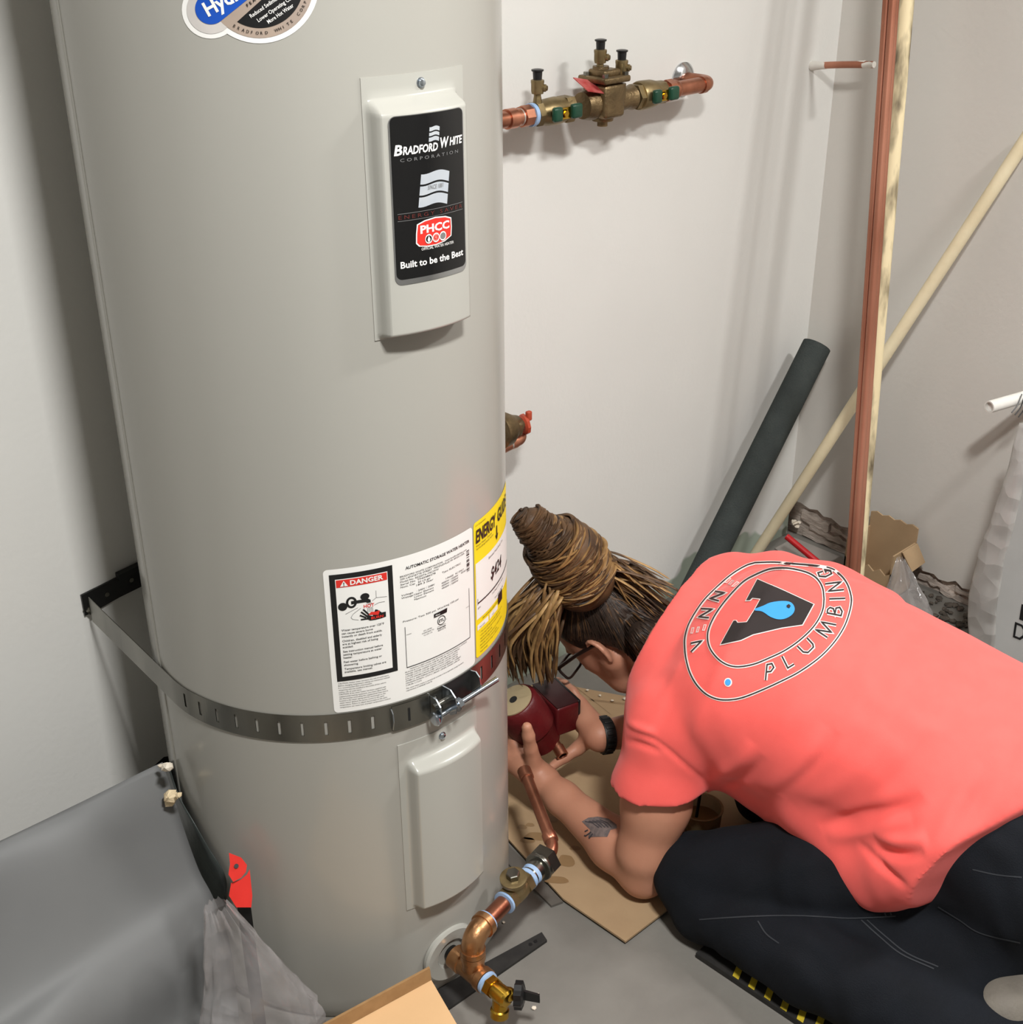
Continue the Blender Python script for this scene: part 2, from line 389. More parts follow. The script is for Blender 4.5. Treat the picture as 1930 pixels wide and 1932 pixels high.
# the two walls in view: a rough core behind a painted plaster coat whose foot is broken away in places
def jag(a, b, lvl, n, rnd, amp):
    return [(a+(b-a)*i/n, max(0., lvl+rnd.uniform(-amp, amp))) for i in range(1, n)]
rb = random.Random(3)
edge = [(XL, 0), (-1.985, 0)]+[(-1.975, .05), (-1.96, .14), (-1.945, .19), (-1.925, .235), (-1.895, .247), (-1.86, .235), (-1.82, .21), (-1.77, .17)]+jag(-1.76, -1.60, .10, 6, rb, .02)+[(-1.58, 0), (0., 0)]
w = tag(MB().box(((XL)/2, WY+.11, ZC/2), (-XL, .19, ZC)).build('wall_back', M_dark, smooth=0), kind='structure')
poly = [(p[0], WY, p[1]) for p in edge]+[(0., WY, ZC), (XL, WY, ZC)]
MB().prism(poly, (0, .0149, 0)).build('plaster_coat', M_wall, w, smooth=0)
w = tag(MB().box((.1135, (YF+.2)/2, ZC/2), (.19, .2-YF, ZC)).build('wall_right', M_plaster, smooth=0), kind='structure')
rb = random.Random(11)
e2 = [(WY, .104), (-.02, .106), (-.05, .098), (-.075, .104), (-.095, .092), (-.12, .096), (-.15, .083), (-.175, .088), (-.2, .076), (-.225, .08), (-.25, .062), (-.275, .02), (-.285, 0), (-.36, 0), (-.368, .05), (-.385, .058), (-.40, .05), (-.43, .053), (-.445, .044), (-.47, .047), (-.49, .058), (-.51, .046), (-.53, .05), (-.56, .04), (-.6, .045), (-.66, .03), (-.68, 0), (YF, 0)]
MB().prism([(0, p[0], p[1]) for p in e2]+[(0, YF, ZC), (0, WY, ZC)], (.0184, 0, 0)).build('plaster_coat', M_wall_r, w, smooth=0)
# broken plaster layers clinging to the right wall's foot
rb = random.Random(5)
for k, (y0, y1, z0, z1) in enumerate([(-.022, -.11, .055, .082), (-.05, -.19, .030, .052), (-.03, -.24, .004, .026), (-.12, -.235, .055, .07), (-.385, -.47, .022, .038), (-.45, -.56, .004, .018), (-.49, -.60, .024, .036)]):
    n = 9; up = [(y0+(y1-y0)*i/n, z1+rb.uniform(-.006, .006)-.014*i/n) for i in range(n+1)]; dn = [(y0+(y1-y0)*i/n, z0+rb.uniform(-.004, .004)-.010*i/n) for i in range(n, -1, -1)]
    MB().prism([(.0185, a, max(b, .001)) for a, b in up+dn], (-.007-rb.random()*.006, 0, 0)).build('plaster_layer', M_plaster, w, smooth=0)
def crumb(mb, c, r, rnd, sq=.7):
    bm = bmesh.new(); bmesh.ops.create_icosphere(bm, subdivisions=1, radius=1.)
    vs = [V(v.co.x, v.co.y, v.co.z*sq)*r*rnd.uniform(.7, 1.25)+np.asarray(c) for v in bm.verts]; bm.verts.index_update()
    fs = [[v.index for v in f.verts] for f in bm.faces]; bm.free(); mb.add(vs, fs)
M_crumb = mat('white_plaster_crumb', (226, 216, 200), .9, col2=(196, 182, 160), nscale=60, bump=.5)
M_crumb2 = mat('cream_foam_blob', (224, 204, 168), .85, col2=(196, 172, 134), nscale=50, bump=.5)
rb = random.Random(21)
mb = MB()
for i in range(7): crumb(mb, (-.012-rb.random()*.01, -.018+rb.uniform(-.012, .006), .05+rb.uniform(-.008, .008)), .008, rb)
mb.build('plaster_crumb', M_crumb, w)
# ceiling fixtures that give the light
for k, (x, L) in enumerate(((-2.15, .5), (-.32, .6))):
    t = thing('ceiling_light', ['white square fluorescent fixture on the ceiling left of the heater', 'short white fluorescent batten on the ceiling near the corner'][k], 'ceiling light', (x, -1.75, ZC), 'ceiling battens')
    MB().box((x, -1.75-.1*k, ZC-.012), (L, .24, .022)).build('housing', M_white, t, smooth=0)
# ------------------------------------------------------------------ water heater
HX, HY, HR = -1.714, -.2813, .28
def hc(th, z, r=HR): t = math.radians(th); return V(HX+r*math.cos(t), HY+r*math.sin(t), z)
heater = thing('water_heater', 'tall pale grey cylindrical electric water heater standing against the wall', 'water heater', (HX, HY, 0))
HT = 1.66
MB().lathe((HX, HY, 0), (0, 0, 1), [(.0, HR-.012), (.012, HR-.006), (.03, HR), (.05, HR), (.3, HR), (.8, HR), (1.2, HR), (HT-.03, HR), (HT-.03, HR+.003), (HT-.004, HR+.003), (HT, HR-.004), (HT, .02)], n=160).build('jacket', M_heater, heater, smooth=40)
MB().tube([hc(-190, .03, HR), hc(-190, HT-.04, HR)], .0035, n=8, flat=.6).build('seam', M_heater, heater)

def S(x, w=.014): x = min(1., max(0., x/w)); return x*x*(3-2*x)
def cover(name, th0, th1, z0, z1, ins, H, screw, label):
    """pressed cover plate on the jacket: flange plus bulged pan.  ins: left, right, bottom, top inset of the pan"""
    L = math.radians(th1-th0)*HR
    def hgt(a, b, off=0.):
        f = 1.
        for dist, w in ((a-ins[0], .012), (L-ins[1]-a, .012), (b-ins[2], .010), ((z1-z0)-ins[3]-b, .018)): f *= S(dist, w)
        mid = 1-((a-L/2)/(L/2))**2
        return HR+.0015+(H+.007*mid)*f+off
    def pos(a, b, off=0.):
        return hc(th0+math.degrees(a/HR), z0+b, hgt(a, b, off))
    def dens(lo, hi, marks, n):
        s = set(np.round(np.linspace(lo, hi, n), 5))
        for m in marks: s |= set(np.round(np.linspace(max(lo, m), min(hi, m+.02), 9), 5))
        return sorted(s)
    us = dens(0, L, (ins[0], L-ins[1]-.014), 22); vs = dens(0, z1-z0, (ins[2], z1-z0-ins[3]-.02), 26)
    mb = MB(); mb.grid(lambda a, b: pos(a, b), us, vs)
    n = len(us); m = len(vs)
    # rim down to the jacket
    rim = [(a, 0.) for a in us]+[(L, b) for b in vs]+[(a, z1-z0) for a in us[::-1]]+[(0., b) for b in vs[::-1]]
    o = len(mb.v)
    for a, b in rim: mb.v.append(tuple(pos(a, b))); mb.v.append(tuple(hc(th0+math.degrees(a/HR), z0+b, HR-.0005)))
    k = len(rim); mb.f += [(o+2*i, o+2*i+1, o+2*((i+1) % k)+1, o+2*((i+1) % k)) for i in range(k)]
    ob = mb.build(name, M_cover, heater, smooth=60, label=label)
    sa, sb = screw; p = pos(sa, sb); d = nrm(p-V(HX, HY, p[2]))
    sc = MB().lathe(p-d*.001, d, [(0, .0062), (.0015, .0062), (.0018, .0045), (.005, .0042), (.0055, .003)], n=14).build('screw', M_zinc, ob)
    return ob, pos, L
ucov, upos, UL = cover('upper_cover', -107.3, -77., 1.146, 1.4545, (.002, .012, .000, .022), .020, (.0775, .297), 'upper pressed cover with a glossy black sticker')
lcov, lpos, LL = cover('lower_cover', -107.4, -77., .214, .531, (.010, .002, .000, .030), .016, (.074, .305), 'lower blank pressed cover')

# sticker on the upper cover
A0, A1 = math.radians(-102.9+107.3)*HR, math.radians(-83.6+107.3)*HR; B0, B1 = 1.225-1.146, 1.4135-1.146
def us_(off): return lambda a, b: upos(A0+a*(A1-A0), B0+b*(B1-B0), off)
def rrect(x0, y0, x1, y1, r, rx=None, n=6):
    rx = rx or r; out = []
    for cx, cy, a in ((x1-rx, y1-r, 0), (x0+rx, y1-r, 90), (x0+rx, y0+r, 180), (x1-rx, y0+r, 270)):
        for i in range(n+1): t = math.radians(a+90*i/n); out.append((cx+rx*math.cos(t), cy+r*math.sin(t)))
    return out
mb = MB(); poly2(mb, rrect(-.02, -.035, 1.02, 1.005, .05, .09), us_(.0006), cut=.06)
mb.build('clear_film', M_chrome, ucov, fix=False)
mb = MB(); poly2(mb, rrect(0, 0, 1, 1, .035, .07), us_(.0011), cut=.06)
stk = mb.build('black_sticker', M_blackgloss, ucov, fix=False)
f = us_(.0016)
mb = MB()
def flag(mb, x, y, w, h, fn, gap=.06, slant=.14, nb=3, amp=.12):
    """a waving flag in bands"""
    for k in range(nb):
        b0 = k/nb+(gap/2 if k else 0); b1 = (k+1)/nb-(gap/2 if k < nb-1 else 0)
        def g(u, v): return fn(x+u*w+slant*(v)*w*.9, y+v*h+amp*h*math.sin(u*5.2+1.3)*(-1)*.5*(1)-.10*h*u)
        mb.grid(lambda u, v: g(u, v), np.linspace(0, 1, 13), np.linspace(b0, b1, 3))
text(mb, 'B', .03, .775, .060, f, w=.10, bold=.03, shear=.18); text(mb, 'RADFORD', .135, .775, .047, f, w=.455, bold=.03, shear=.18)
text(mb, 'W', .625, .785, .060, f, w=.13, bold=.03, shear=.18); text(mb, 'HITE', .765, .789, .047, f, w=.215, bold=.03, shear=.18)
brand = mb.build('brand_lettering', M_white, stk, fix=False); mb = MB()
text(mb, 'Built to be the Best', .05, .075, .042, f, w=.90, bold=.022)
mb.build('slogan_lettering', M_white, stk, fix=False); mb = MB()
text(mb, 'OFFICIAL WATER HEATER', .32, .170, .018, f, w=.47)
mb.build('caption_lettering', M_white, stk, fix=False)
mb = MB(); text(mb, 'C O R P O R A T I O N', .10, .733, .020, f, w=.80); mb.build('company_lettering', M_greyink, stk, fix=False); mb = MB(); text(mb, 'SINCE 1881', .43, .545, .026, us_(.0022), w=.22, shear=.2)
mb.build('date_lettering', M_greyink, stk, fix=False)
for y_ in (.417, .372): mb = MB(); rect(mb, .04, y_, .96, y_+.0025, f, nx=20); mb.build('rule_line', M_greyink, stk, fix=False)
mb = MB(); text(mb, 'ENERGY SAVER', .05, .384, .024, f, w=.90, space=1.5); mb.build('dim_red_lettering', mat('dim_red_print', (96, 40, 36), .4), stk, fix=False)
for fa in ((.30, .455, .40, .20, .06), (.465, .838, .14, .085, .10)):
    mb = MB(); flag(mb, *fa[:4], f, gap=fa[4]); mb.build('flag_emblem', M_silverprint, stk, fix=False)
f2 = us_(.0020)
mb = MB()
sh = [(.26, .20)]; sh = [(.265, .225), (.30, .205), (.40, .196), (.52, .195), (.64, .205), (.74, .228), (.75, .28), (.745, .335), (.66, .352), (.52, .360), (.38, .352), (.285, .335), (.27, .28)]
poly2(mb, [(.5+(x-.5)*1.06, .278+(y-.278)*1.09) for x, y in sh], f, cut=.06); mb.build('badge_rim', M_white, stk, fix=False)
mb = MB(); poly2(mb, sh, us_(.0019), cut=.06); mb.build('red_badge', M_red, stk, fix=False)
f3 = us_(.0023)
mb = MB(); text(mb, 'PHCC', .31, .280, .048, f3, w=.41, bold=.035)
for cx in (.415, .515, .615): stroke(mb, ellipse(cx, .238, .045, .026), .008, us_(.0027), closed=True)
poly2(mb, [(.415, .258), (.435, .235), (.425, .22), (.405, .22), (.397, .235)], us_(.0029)); mb.build('badge_lettering', M_white, stk, fix=False)
mb = MB(); poly2(mb, ellipse(.415, .238, .043, .025), us_(.0024)); mb.build('badge_disc', M_ink, stk, fix=False)
mb = MB(); poly2(mb, ellipse(.615, .238, .040, .023), us_(.0024)); mb.build('badge_disc', M_greyink, stk, fix=False)
mb = MB(); stroke(mb, ellipse(.515, .238, .03, .017), .006, us_(.0025), closed=True); poly2(mb, [(.515, .252), (.53, .238), (.515, .228), (.50, .238)], us_(.0026)); mb.build('badge_disc', mat('pink_print', (236, 130, 120), .4), stk, fix=False)

# rating label on the jacket: arc metres from its left edge, metres from its foot
def on_jacket(th0, z0, off): return lambda a, b: hc(th0+math.degrees(a/HR), z0+b, HR+off)
LW = math.radians(125.1-76.9)*HR; LH = .2295; T0, Z0 = -125.1, .6075
g = lambda o: on_jacket(T0, Z0, o)
mb = MB(); poly2(mb, rrect(0, 0, LW, LH, .006), g(.0006), cut=.012)
lab = mb.build('rating_label', M_white, heater, fix=False, label='large white rating label with a danger panel')
f = g(.0011)
mb = MB()
DW = .086; d0, d1, dz0, dz1 = .0075, .0075+DW, .052, .2215
poly2(mb, [(d0, dz0), (d1, dz0), (d1, dz1), (d0, dz1)], f, cut=.012)
text(mb, 'AUTOMATIC STORAGE WATER HEATER', .1125, .2085, .0045, f, w=.115, bold=.02)
tl = [('BRADFORD WHITE CORPORATION   www.bradfordwhite.com', .1985, .117), ('200 LAFAYETTE STREET  MIDDLEVILLE MI 49333 USA', .1945, .112), ('Model No. RE250T6-1NCWW', .1903, .062), ('Serial No. TF43486278', .1862, .056), ('Nom. Cap   50 US gal              Type: ELECTRIC', .1820, .104), ('189.3 liter', .1780, .028)]
for s_, y, w_ in tl: text(mb, s_, .104 if 'liter' not in s_ else .128, y, .0027, f, w=w_)
for s_, x, y, w_ in [('Voltage', .1045, .1690, .018), (': 240V / 208V', .128, .1690, .030), ('1-PHASE   AC ONLY', .178, .1700, .036), ('Wattage', .1045, .1648, .018), ('Upper Element', .124, .1648, .032), ('4500W / 3500W', .170, .1655, .032), ('50/60 Hz', .208, .1660, .016), ('Lower Element', .124, .1608, .032), ('4500W / 3500W', .170, .1615, .032), ('Maximum', .124, .1566, .019), ('4500W / 3500W', .170, .1573, .032)]: text(mb, s_, x, y, .0027, f, w=w_)
text(mb, 'Pressure: Test 300 psi, Working 150 psi', .105, .1270, .0028, f, w=.096)
for xx in (.1075, .2245): rect(mb, xx-.0004, .052, xx+.0004, .119 if xx < .2 else .135, f)
rect(mb, .1075, .0515, .2245, .0527, f, nx=12)
for xx in (.109, .2165): rect(mb, xx, .1055, xx+.008, .1059, f)
rnd = random.Random(2)
for b in range(22):
    if rnd.random() < .75: rect(mb, .2205, .160+b*.0017, .2268, .160+b*.0017+rnd.choice((.0006, .0011, .0014)), f)
stroke(mb, ellipse(.1675, .1080, .0068, .0068), .0011, f, closed=True); text(mb, 'ETL', .1675, .1057, .0046, f, w=.0095, bold=.02, align='c')
text(mb, 'us', .1757, .1055, .0016, f); rect(mb, .160, .0995, .175, .0999, f); text(mb, 'Intertek', .1675, .0955, .0028, f, w=.0155, bold=.02, align='c'); text(mb, '4001576', .1675, .0918, .0027, f, w=.014, align='c')
for i, s_ in enumerate(('ETL LISTED', 'CONFORMS TO', 'UL STD 174')): text(mb, s_, .1435, .1015-i*.0036, .0020, f, maxw=.022, align='c')
foot = ['MANUFACTURED UNDER ONE OR MORE OF THE FOLLOWING U.S. PATENTS:', 'RE.34,534; B1 5,341,770; 4,416,222; 4,628,184; 4,669,448; 4,672,919; 4,808,356;', '4,829,983; 4,904,428; 5,000,893; 5,023,031; 5,052,346; 5,081,696; 5,092,519;', '5,199,385; 5,277,171; 5,372,185; 5,485,879; 5,574,822; 5,596,952; 5,660,165;', '5,761,379; 5,943,984; 5,954,492; 5,988,117; 6,142,216; 6,684,821; 7,007,748;', 'OTHER U.S. AND FOREIGN PATENT APPLICATIONS PENDING.  CURRENT', 'CANADIAN PATENTS: 1,272,914; 1,280,043; 1,289,832; 2,045,862; 2,092,105;', '2,108,186; 2,112,515.', 'This water heater meets or exceeds all currently in force applicable energy standards', 'requirements of ASHRAE Code 90.']
for i, s_ in enumerate(foot): text(mb, s_, .1045 if i else .112, .0475-i*.0037-(.0015 if i > 7 else 0), .0021, f, maxw=.118)
caut = ['CAUTION: Hotter water increases the risk of scald injury.', 'Before changing temperature setting see instruction manual.', 'It is recommended that a thermostatic', 'tempering valve be installed in the outlet of this unit to', 'reduce risk of scald injury.', 'CAUTION: If the water heater has been supplied with', 'supplemental heating equipment, you must adjust both', 'the thermostat controlling the supplemental heat source', 'located in the water piping and the thermostat on the', 'water heater (behind the access cover) to the same', 'temperature. Failure to adjust thermostats to the same', 'temperature can cause loss of proper temperature control.']
for i, s_ in enumerate(caut): text(mb, s_, .0085, .0475-i*.0036, .0021, f, maxw=.087)
pr = mb.build('black_print', M_ink, lab, fix=False)
f = g(.0015); ix0, ix1, iz0, iz1 = d0+.0075, d1-.0075, dz0+.0075, dz1-.0075
mb = MB(); poly2(mb, [(ix0, iz0), (ix1, iz0), (ix1, iz1), (ix0, iz1)], f, cut=.012); mb.build('danger_panel', M_white, lab, fix=False)
mb = MB(); poly2(mb, [(ix0+.001, iz1-.0125), (ix1-.001, iz1-.0125), (ix1-.001, iz1-.001), (ix0+.001, iz1-.001)], g(.0019), cut=.012)
text(mb, 'HOT', .0505, .165, .0052, g(.0022), w=.0145, bold=.015)
poly2(mb, [(.056, .153), (.062, .152), (.070, .150), (.0725, .157), (.066, .156), (.060, .157)], g(.0021)); text(mb, 'BURN', .0595, .1455, .0038, g(.0026), w=.017, bold=.03)
mb.build('red_print', M_red, lab, fix=False)
mb = MB(); f = g(.0023)
poly2(mb, [(ix0+.006, iz1-.011), (ix0+.0165, iz1-.011), (ix0+.0112, iz1-.0025)], f); text(mb, 'DANGER', ix0+.0195, iz1-.0100, .0070, f, w=.045, bold=.03); mb.build('white_print', M_white, lab, fix=False)
mb = MB(); f = g(.0019)
# tap, stream and hand
poly2(mb, ellipse(.0225, .1715, .0062, .0062), f); poly2(mb, ellipse(.053, .1825, .0062, .0052), f)
stroke(mb, ellipse(.0345, .1765, .0058, .0072), .0032, f, closed=True); poly2(mb, [(.034, .1785), (.057, .1785), (.0605, .176), (.0605, .172), (.0555, .172), (.054, .1735), (.034, .1735)], f)
for i in range(6): stroke(mb, [(.0555+i*.0011, .1715), (.0545+i*.0017, .1685)], .0004, f)
for i in range(5): stroke(mb, [(.056+i*.0016, .1645), (.055+i*.002, .157)], .0005, f)
for a, b in (((.0465, .1595), (.0545, .151)), ((.0495, .163), (.057, .153)), ((.0445, .1545), (.053, .149)), ((.0455, .1475), (.056, .147))): stroke(mb, [a, b], .0024, f)
poly2(mb, [(.053, .1475), (.058, .1435), (.066, .1430), (.074, .1435), (.0805, .1445), (.0805, .1525), (.075, .1525), (.069, .1585), (.066, .1595), (.068, .153), (.062, .150), (.055, .153)], f)
for pts in ([(.0685, .1885), (.0685, .1775), (.0835, .1755)], [(.0685, .1775), (.0625, .1735)], [(.0255, .1595), (.0425, .167)], [(.065, .1665), (.072, .169), (.080, .1685)], [(.0465, .1655), (.0355, .158), (.0325, .153), (.0345, .150), (.0425, .1475)]): stroke(mb, pts, .00045, f)
for s_, y in (('Water temperature over 125°F', .1330), ('can cause severe burns', .1280), ('instantly or death from scalds.', .1230), ('Children, disabled and elderly', .1160), ('are at highest risk of being', .1110), ('scalded.', .1060), ('See instruction manual before', .0990), ('setting temperature at water', .0940), ('heater.', .0890), ('Feel water before bathing or', .0820), ('showering.', .0770), ('Temperature limiting valves are', .0705), ('available, see manual.', .0658)): text(mb, s_, ix0+.0035, y, .0032, f, maxw=.0645, bold=.008)
text(mb, '!', ix0+.0105, iz1-.0100, .0052, g(.0027), bold=.03)
mb.build('danger_print', M_ink, lab, fix=False)
mb = MB(); poly2(mb, [(.1545, .1172), (.1775, .1172), (.1785, .1240), (.1545, .1232)], g(.0014), cut=.01); mb.build('maker_mark', M_ink, lab, fix=False)
mb = MB(); text(mb, 'Abso', .1563, .1188, .0030, g(.0018), w=.0085); mb.build('maker_mark_lettering', M_white, lab, fix=False)

# yellow energy label
YT, YZ = -76.2, .6135; g = lambda o: on_jacket(YT, YZ, o); YW = .150; YH = .226
mb = MB(); poly2(mb, rrect(0, 0, YW, YH, .005), g(.0006), cut=.012); yl = mb.build('energy_label', M_yellow, heater, fix=False, label='yellow energy label with a white cost panel')
mb = MB(); poly2(mb, [(.0025, .066), (YW-.0025, .066), (YW-.0025, .160), (.0025, .160)], g(.0011), cut=.012); poly2(mb, [(.004, .047), (.036, .047), (.036, .056), (.004, .056)], g(.0011)); poly2(mb, [(.040, .047), (.072, .047), (.072, .056), (.040, .056)], g(.0011)); mb.build('white_panel', M_white, yl, fix=False)
mb = MB(); f = g(.0016)
text(mb, 'U.S. Government', .004, .2195, .0028, f, w=.028); text(mb, 'ENERGY', .004, .193, .020, f, w=.064, bold=.03, shear=.12); text(mb, 'GUIDE', .076, .193, .020, f, w=.058, bold=.03, shear=.12)
poly2(mb, [(.070, .190), (.0735, .190), (.0735, .176), (.077, .176), (.0715, .166), (.066, .176), (.070, .176)], f)
text(mb, 'Water Heater - Electric', .004, .1865, .0030, f, w=.048); text(mb, 'Tank Size (Storage Capacity): 46 gallons', .004, .1815, .0030, f, w=.054)
text(mb, 'Estimated Yearly Energy Cost', .040, .150, .0038, f, w=.060); text(mb, '$424', .046, .112, .019, f, w=.046, bold=.022, shear=.15)
stroke(mb, [(.006, .093), (.144, .093)], .0024, f, step=.01); rect(mb, .0055, .090, .0063, .101, f); text(mb, '$391', .006, .083, .0028, f); text(mb, 'Cost Range of Similar Models', .050, .0850, .0030, f, w=.05)
text(mb, 'First Hour Rating', .060, .072, .003, f, w=.04); text(mb, '(How much hot water you get in the first hour of use)', .018, .0605, .0030, f, w=.072, bold=.01)
text(mb, 'Very Small', .009, .0495, .0026, f); text(mb, 'Low', .050, .0495, .0026, f); poly2(mb, [(.074, .053), (.094, .053), (.094, .071), (.074, .071)], g(.0018), cut=.01)
for i, s_ in enumerate(('• Your cost will depend on your utility rates and use.', '• Cost range based only on models with similar', '   capacity using electricity.', '• Estimated energy cost based on a national average', '   electricity cost of 12 cents per kWh.', '• Estimated yearly energy use: 3493 kWh.', '  ftc.gov/energy')): text(mb, s_, .010, .0400-i*.0056, .0027, f, maxw=.088)
mb.build('energy_print', M_ink, yl, fix=False)

# round maker's sticker near the top, drawn in picture units and laid on the jacket
def jac(off):
    def fn(u, v):
        r = ray(u, v); o_ = CAM[:2]-V(HX, HY); RR = HR+off; a = r[:2]@r[:2]; b = 2*o_@r[:2]; c = o_@o_-RR*RR
        return CAM+r*((-b-math.sqrt(b*b-4*a*c))/(2*a))
    return fn
def run(u0, v0, ang, off):      # lettering along a slanted line
    c_, s_ = math.cos(math.radians(ang)), math.sin(math.radians(ang)); g_ = jac(off)
    return lambda x, y: g_(u0+x*c_-y*s_, v0-x*s_-y*c_)
mb = MB(); poly2(mb, ellipse(398, 18, 55, 55, 40), jac(.0005), cut=14); poly2(mb, ellipse(490, -30, 112, 112, 60), jac(.0006), cut=14)
stick = mb.build('maker_sticker', M_white, heater, fix=False, label='round silver edged maker sticker near the top')
mb = MB(); poly2(mb, ellipse(398, 18, 46, 46, 40), jac(.0009), cut=14); mb.build('sticker_face', mat('silver_white_print', (214, 209, 205), .3, metal=.2), stick, fix=False)
mb = MB(); poly2(mb, ellipse(490, -30, 102, 102, 60), jac(.0010), cut=14); mb.build('sticker_face', M_tan, stick, fix=False)
d_ = V(.78, -.625); n_ = V(.625, .78); c_ = V(398, 16)
pill = [tuple(c_+30*(math.cos(t)*n_-math.sin(t)*d_)) for t in np.linspace(0, math.pi, 20)]; pill += [tuple(c_-30*n_+d_*135), tuple(c_+30*n_+d_*135)]
mb = MB(); poly2(mb, pill, jac(.0014), cut=14); mb.build('blue_name_plate', M_blue, stick, fix=False)
mb = MB(); text(mb, 'Hydrojet', 0, 0, 27, run(393, 31, 29, .0019), bold=.03, w=128); mb.build('name_lettering', M_white, stick, fix=False)
seg = [(490+83*math.cos(math.radians(a)), -30+83*math.sin(math.radians(a))) for a in np.linspace(121, -25, 40)]
mb = MB(); poly2(mb, seg, jac(.0014), cut=14); mb.build('black_panel', M_ink, stick, fix=False)
mb = MB()
for s_, u, v, w_ in (('Reduced Sediment Build-up', 474, 34, 98), ('Lower Operating Cost', 488, 42, 82), ('More Hot Water', 507, 45, 58)): text(mb, s_, 0, 0, 7.6, run(u, v, 34.5, .0019), w=w_, bold=.012)
mb.build('panel_lettering', M_white, stick, fix=False)
mb = MB(); text(mb, 'FEATURING', 0, 0, 5.5, run(467, 13, 37, .0019), space=1.6, bold=.02, w=70); mb.build('band_lettering', M_ink, stick, fix=False)
mb = MB()
for i, ch in enumerate('BRADFORD WHITE CORPORATION'):
    if ch == ' ': continue
    a = 121-i*5.55; text(mb, ch, -2.4, 0, 5.6, run(490+95*math.cos(math.radians(a)), -30+95*math.sin(math.radians(a)), 90-a, .0019), bold=.01)
mb.build('rim_lettering', M_ink, stick, fix=False)
# supply pipes on the heater's top, above the picture
for k, (a, b) in enumerate((((-1.985, -.47, 1.72), (-2.09, -.50, 2.04)), ((-1.955, -.40, 1.74), (-2.02, -.44, 2.10)))):
    MB().tube(round_corner([V(-1.80+.09*k, -.33, HT-.002), V(-1.80+.09*k, -.33, HT+.05), V(*a), V(*b), V(b[0]+(b[0]-a[0])*.5, b[1], ZC-.02)], .03, 6), .0105, n=16).build('supply_pipe', M_copper, heater)
# small chip on the jacket, escutcheon of the drain
th = -92.2
p = hc(th, .083, HR); dd = nrm(p-V(HX, HY, p[2]))
MB().lathe(p-dd*.002, dd, [(0, .052), (.006, .052), (.009, .048), (.007, .028), (.001, .024)], n=40).build('escutcheon', M_cover, heater)

# ------------------------------------------------------------------ strap that holds the heater
strap = thing('seismic_strap', 'slotted galvanised strap around the heater, bolted to the wall', 'strap', (HX, HY-HR-.002, .56))
SR, ZS, SW = HR+.0009, .583, .0455
# path of the band in plan: from the left wall lug, tangent, round the jacket, to the right wall lug
def tangent(pt, side):
    d = pt-V(HX, HY); L = np.linalg.norm(d); a = math.atan2(d[1], d[0]); b = math.acos(SR/L); return math.degrees(a+side*b)
lugL = V(-1.985, -.004); lugR = V(-1.443, -.004)
tl_ = tangent(lugL, 1); tr_ = tangent(lugR, -1)
tl_ = tl_ if tl_ < 0 else tl_-360
path = []
for i in range(8): t = i/8.; q = hc(tl_, 0, SR)[:2]; path.append(lugL*(1-t)+q*t)
path += [hc(a, 0, SR)[:2] for a in np.arange(tl_, tr_, 1.0)]+[hc(tr_, 0, SR)[:2]]
for i in range(1, 9): t = i/8.; path.append(hc(tr_, 0, SR)[:2]*(1-t)+lugR*t)
P = np.array(path); L = np.concatenate([[0], np.cumsum(np.linalg.norm(np.diff(P, axis=0), axis=1))])
def band_at(s): return V(np.interp(s, L, P[:, 0]), np.interp(s, L, P[:, 1]))
def band_n(s):
    a, b = band_at(s-.002), band_at(s+.002); d = nrm(b-a); return V(d[1], -d[0])
MB_ = None
def band_z(s): return ZS+.017*max(0., 1-s/.30)
sl0 = L[8]+math.radians(-174.8-tl_)*SR; pitch = math.radians(6.72)*SR
slots = [sl0+pitch*i for i in range(0, 22)]
mb = MB(); W2 = SW/2; SH, HW = .0115, .0024
cuts = sorted(set(np.round(list(L)+[c+d for c in slots for d in (-HW, HW)], 5)))
for a, b in zip(cuts[:-1], cuts[1:]):
    if b-a < 1e-5: continue
    hole = any(abs((a+b)/2-c) < HW*.9 for c in slots)
    for z0, z1 in (((-W2, -SH), (SH, W2)) if hole else ((-W2, -SH), (-SH, SH), (SH, W2))):
        q = []
        for s in (a, b):
            p = band_at(s); n_ = band_n(s); zz = band_z(s)
            for z in (z0, z1): q += [V(p[0], p[1], zz+z), V(p[0]+n_[0]*.0012, p[1]+n_[1]*.0012, zz+z)]
        mb.add(q, [(0, 4, 6, 2), (1, 3, 7, 5), (0, 1, 5, 4), (2, 6, 7, 3)])
mb.build('band', M_galv, strap, smooth=30, fix=True)
# overlapping end with its own slot, then the clamp: two ears, a bolt and a nut
def ring_plate(th0, th1, z, h, r, thick, name, m, bev=0):
    mb = MB(); a = np.linspace(th0, th1, 14)
    for t0, t1 in zip(a[:-1], a[1:]):
        vs = [hc(t, z+dz, rr) for t in (t0, t1) for dz in (-h/2, h/2) for rr in (r, r+thick)]
        mb.add(vs, [(0, 1, 3, 2), (4, 6, 7, 5), (0, 4, 5, 1), (2, 3, 7, 6), (0, 2, 6, 4), (1, 5, 7, 3)])
    return mb.build(name, m, strap, smooth=30)
ring_plate(-108.6, -96.5, ZS-.002, .043, SR+.0014, .0014, 'strap_end', M_galv)
ring_plate(-91.5, -80, ZS+.004, .040, SR+.0014, .0014, 'strap_end', M_steel_dark)
MB().box(hc(-103.4, ZS-.001, SR+.003), (.0032, .001, .022), ax=[V(-math.sin(math.radians(-103.4)), math.cos(math.radians(-103.4)), 0), V(math.cos(math.radians(-103.4)), math.sin(math.radians(-103.4)), 0), V(0, 0, 1)]).build('slot', M_ink, strap, smooth=0)
